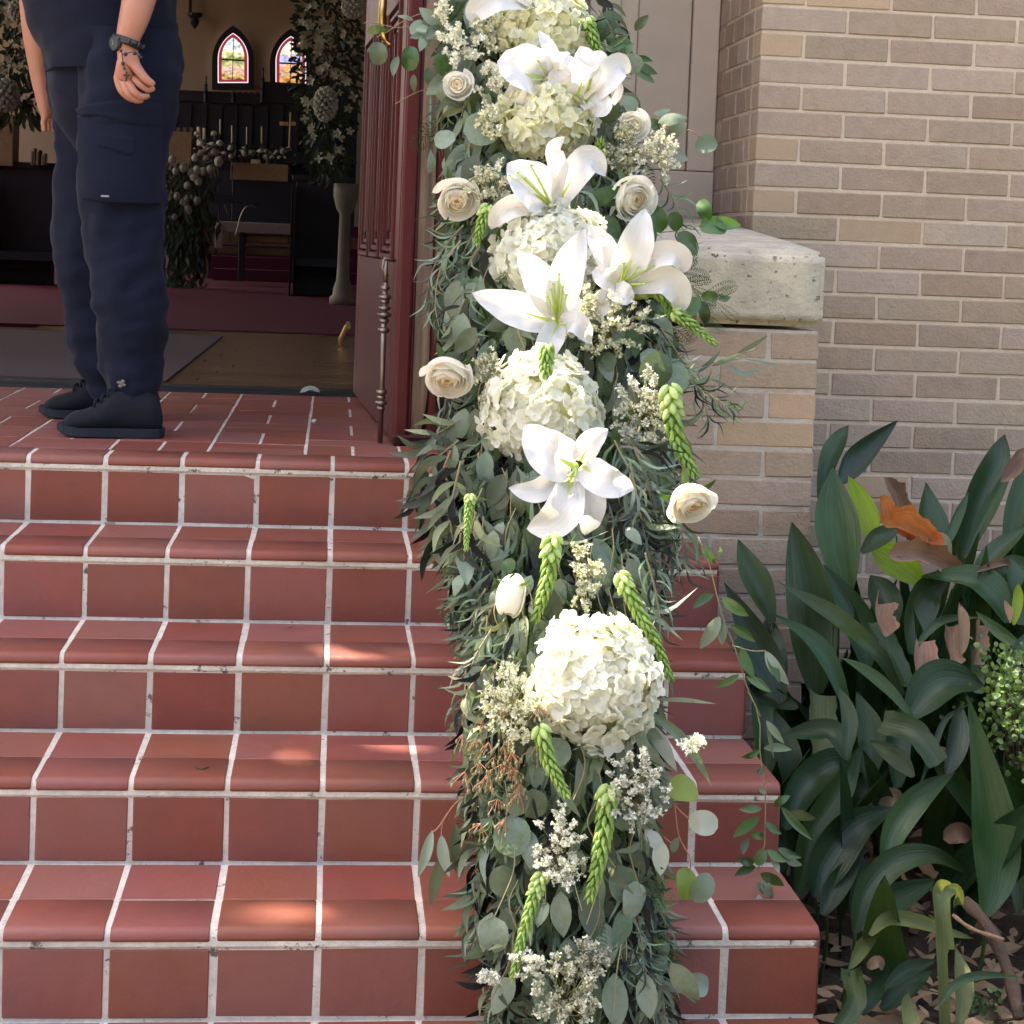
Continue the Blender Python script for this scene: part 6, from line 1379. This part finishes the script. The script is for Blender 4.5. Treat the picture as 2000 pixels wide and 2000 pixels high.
# boxwood shrub at the right edge
bw = empty('boxwood_shrub', 'small round leafed boxwood shrub at the right edge of the photo', 'shrub', tuple(at(1975,1480,.35))); ml, mt2 = MB(), MB(); nb_ = 0
cb_ = at(1985,1380,.42)
for i in range(60):
    a = random.random()*6.28; p0 = Vector((cb_.x+.12,.46,-.08)); e = cb_+Vector((random.gauss(.03,.055),random.gauss(0,.06),random.gauss(-.02,.085))); mt2.tube(catmull([p0,(p0+e)/2+Vector((random.gauss(0,.03),0,.02)),e],7), [.004,.0035,.003,.002,.002,.0015,.001], 5)
    for k in range(26):
        p = e+Vector((random.gauss(0,.018),random.gauss(0,.02),random.gauss(0,.022))); d = Vector((random.gauss(0,1),random.gauss(-.4,.8),random.gauss(.5,.8))).normalized()
        if i < 11 and k < 26: leafobj('round', p, d, (random.gauss(0,.5),-1,random.gauss(.5,.5)), random.uniform(.010,.016), 'box', bw)
        else: addleaf(ml, 'round', p, d, (random.gauss(0,.5),-1,random.gauss(.5,.5)), random.uniform(.010,.016), random.uniform(-1,1))
ml.put('foliage', M['box'], bw)['kind'] = 'stuff'; mt2.put('twigs', M['bark'], bw)['kind'] = 'stuff'
# small seedling bottom right
sd_ = empty('seedling', 'tiny round leafed seedling among the litter at the bottom right', 'seedling', tuple(at(1930,1975,.0)))
for i in range(46):
    c = at(1925+random.gauss(0,22), 1965+random.gauss(0,16), -.02); leafobj('round', c, Vector((random.gauss(0,1),random.gauss(-.4,.5),random.gauss(.4,.5))).normalized(), (random.gauss(0,.4),-.6,1), random.uniform(.008,.014), 'green', sd_)
# litter of dry leaves and twigs
lt = empty('leaf_litter', None, None, (1.6,.2,-.12)); lt['kind'] = 'stuff'; lt['label'] = 'brown dry leaves, bark chips and twigs covering the bed'
a, b, c_ = MB(), MB(), MB()
for i in range(1500):
    x, y = random.uniform(.98,2.6), random.uniform(-.7,1.6); z = -.10+.05*(y+.3)+.07*noise.noise((x*3,y*3,0))+.035; p = Vector((x,y,z+random.uniform(-.02,.03))); an = random.random()*6.28; d = Vector((math.cos(an),math.sin(an),random.gauss(.1,.25))); L_ = random.uniform(.03,.09)
    V, F = blade([p,p+d*L_*.5+Vector((0,0,random.uniform(-.01,.02))),p+d*L_], L_*random.uniform(.2,.5), nrm=(random.gauss(0,.3),-.3,1), n=5, m=2, prof=p_lance, cup=random.uniform(-.2,.3)); a.add(V, F, random.uniform(-1.4,.6))
for i in range(90):
    x, y = random.uniform(1.0,2.4), random.uniform(-.6,1.4); z = -.03+.05*(y+.3); p = Vector((x,y,z)); an = random.random()*6.28; q = Vector((math.cos(an),math.sin(an),random.gauss(.1,.3)))*random.uniform(.06,.2); b.tube([p,p+q*.5+Vector((random.gauss(0,.01),random.gauss(0,.01),.01)),p+q], [.003,.0025,.001], 5)
a.put('dry_leaves', M['dead'], lt)['kind'] = 'stuff'; b.put('twigs', M['bark'], lt)['kind'] = 'stuff'
for lab, pp, w_, m_ in (('thick pale broken branch lying in the bed at the right', [(1885,1760),(1930,1810),(1970,1900),(1990,1990)], .012, 'bark'),('thin pale stick lying across the litter', [(1862,1788),(1900,1815),(1960,1835)], .004, 'dead')):
    br_ = empty('fallen_branch', lab, 'branch', tuple(at(pp[0][0],pp[0][1],.1))); mb = MB(); mb.tube(catmull([at(x,y,.12-.06*i) for i,(x,y) in enumerate(pp)],10), [w_*(1+.2*math.sin(i*2)) for i in range(10)], 8); mb.put('stick', M[m_], br_, True)
for x,y,w_,lab in ((1835,1475,40,'round fallen brown leaf deep between the big blades'),(1738,1560,55,'curved pinkish dead leaf under the dark blades'),(1710,1880,34,'small pinkish dry leaf at the bottom of the bed'),(1870,1630,60,'pinkish brown fallen leaf left of the largest blade')):
    Y = .45 if y < 1700 else .0; p = at(x,y,Y); s = pxs(Y); g = empty('fallen_leaf', lab, 'fallen leaf', tuple(p)); V, F = blade([p+Vector((-w_*s*.5,0,-.01)),p+Vector((0,-.01,.006)),p+Vector((w_*s*.5,0,-.012))], w_*s*.7, nrm=(0,-1,.7), n=10, m=4, prof=p_oval, cup=.2); put('blade', mesh('blade', V, F, M['dead'], True), g)
# debris on the treads
for x,y,z_,lab in ((775,1035,4,'curled straw coloured twig at the back of the fourth tread'),(1165,1035,4,'tiny dry bit on a tread')):
    pass
for i,(x,y,tz,lab) in enumerate(((214,1022,4*R_,'curled pale straw at the foot of the top riser'),(560,1225,3*R_,'short orange straw lying on the second tread from the landing'),(395,1500,R_*2,'small green leaf scrap on a middle tread'))):
    p = atz(x,y,tz+.002); g = empty('plant_scrap', lab, 'plant scrap', tuple(p)); mb = MB(); mb.tube(catmull([p+Vector((-.012,0,.001)),p+Vector((0,-.012,.002)),p+Vector((.012,.002,.001))],6), .0013, 5); mb.put('stalk', M['dead' if i < 2 else 'green'], g, True)
# ---------------------------------------------------------------- unseen tree placed to shade the entrance, crown gaps aimed at sunlit spots
tree = empty('shade_tree', 'unseen tree placed to shade the church entrance, its crown cut with gaps for patches of sun', 'tree', (-8.2,.8,-.17))
mb = MB(); mb.tube(catmull([(-8.2,.8,-.2),(-8.1,.9,2),(-7.6,1.3,5),(-6.6,2.0,7.2)],12), [.42,.38,.36,.34,.32,.3,.27,.24,.2,.17,.14,.1], 12)
for e in ((-1.0,5.2,7.0),(-.6,1.2,7.4),(-4.0,5.8,7.6),(-11,-1,8),(-11,3.5,8),(-5,.6,7.8),(-2.4,1.3,7.6)): mb.tube(catmull([(-7.6,1.3,4.9),((-7.6+e[0])/2,(1.3+e[1])/2,(4.9+e[2])/2+.6),e],9), [.18,.16,.14,.12,.10,.08,.06,.04,.02], 8)
mb.put('trunk', M['bark'], tree, True)
tgt = [(atz(715,1450,2*R_),.045),(atz(640,1465,2*R_),.0),(atz(545,1480,2*R_),-.005),(atz(540,1772,R_),.05),(atz(800,1748,R_),.0),(atz(890,1775,R_),.0),(at(1330,1540,-.15),.05),(at(1410,1600,-.15),.04),(at(1250,1560,-.2),.05),(at(1290,1850,-.2),.04),(at(1060,1880,-.25),.03),
       (Vector((1.0,1.5,1.45)),.02),(at(1700,1010,1.05),.06),(at(1730,960,1.0),.03),(at(1500,1560,.1),.03),(at(1960,1400,.4),.04),(at(1750,1800,.0),.04)]
for (x, y) in ((1230,1330),(1240,1130),(1290,1000),(1200,1700),(1290,720),(1200,180),(1270,470),(1120,860),(1180,1980)): tgt.append((at(x,y,Yc(y)-.14),random.uniform(-.01,.03)))
mb = MB(); mb2 = MB()
rs = np.random.default_rng(5)
for i in range(19000):
    x = rs.uniform(-11,.9); y = rs.uniform(1.1,6.2)
    z = 6.1+2.0*rs.random()+.4*math.sin(x*.9)+.3*math.sin(y*1.1)
    p = Vector((x,y,z)); ok = True; L_ = rs.uniform(.22,.40)
    d = Vector((rs.normal(),rs.normal(),rs.normal()*.4)).normalized(); pc = p+d*L_*.5
    for t, r_ in tgt:
        v = pc-t; k = v.dot(SUN)
        if (v-SUN*k).length < r_+L_*(.22 if t.z < .6 and t.x < .4 else .40): ok = False; break
    if not ok: continue  # gap left so sun reaches the chosen spot
    if (y > 5.8 or x < -6.5) and noise.noise(Vector((x*.5,y*.5,1))) < -.25: continue
    addleaf(mb, 'oval', p, d, (rs.normal()*.4,rs.normal()*.4,-1), L_, rs.uniform(-1,1))
mb.put('crown', M['treeleaf'], tree)['kind'] = 'stuff'

# unseen tree row added behind the camera to cut frontal sky light
tl = MB(); tr = MB(); rs = np.random.default_rng(9)
for i in range(7000):
    x = rs.uniform(-45,45); z = 10.5*rs.random()**.8*(1+.25*math.sin(x*.35)); y = -24+rs.normal()*1.6; d = Vector((rs.normal(),rs.normal(),rs.normal()*.5)).normalized()
    addleaf(tl, 'oval', (x,y,z), d, (rs.normal()*.6,1,rs.normal()*.6), rs.uniform(1.1,2.0), rs.uniform(-1,1))
for i in range(16): x = -44+i*5.9; tr.tube([(x,-24,-.2),(x+.3,-24,4),(x,-24.3,8)], [.3,.22,.1], 8)
wd_ = empty('added_tree_line', None, None, (0,-24,-.17)); wd_['kind'] = 'stuff'; wd_['label'] = 'unseen row of trees added behind the camera to dim the low sky'
tl.put('leaf_mass', M['treeleaf'], wd_)['kind'] = 'stuff'; tr.put('trunks', M['bark'], wd_)['kind'] = 'stuff'
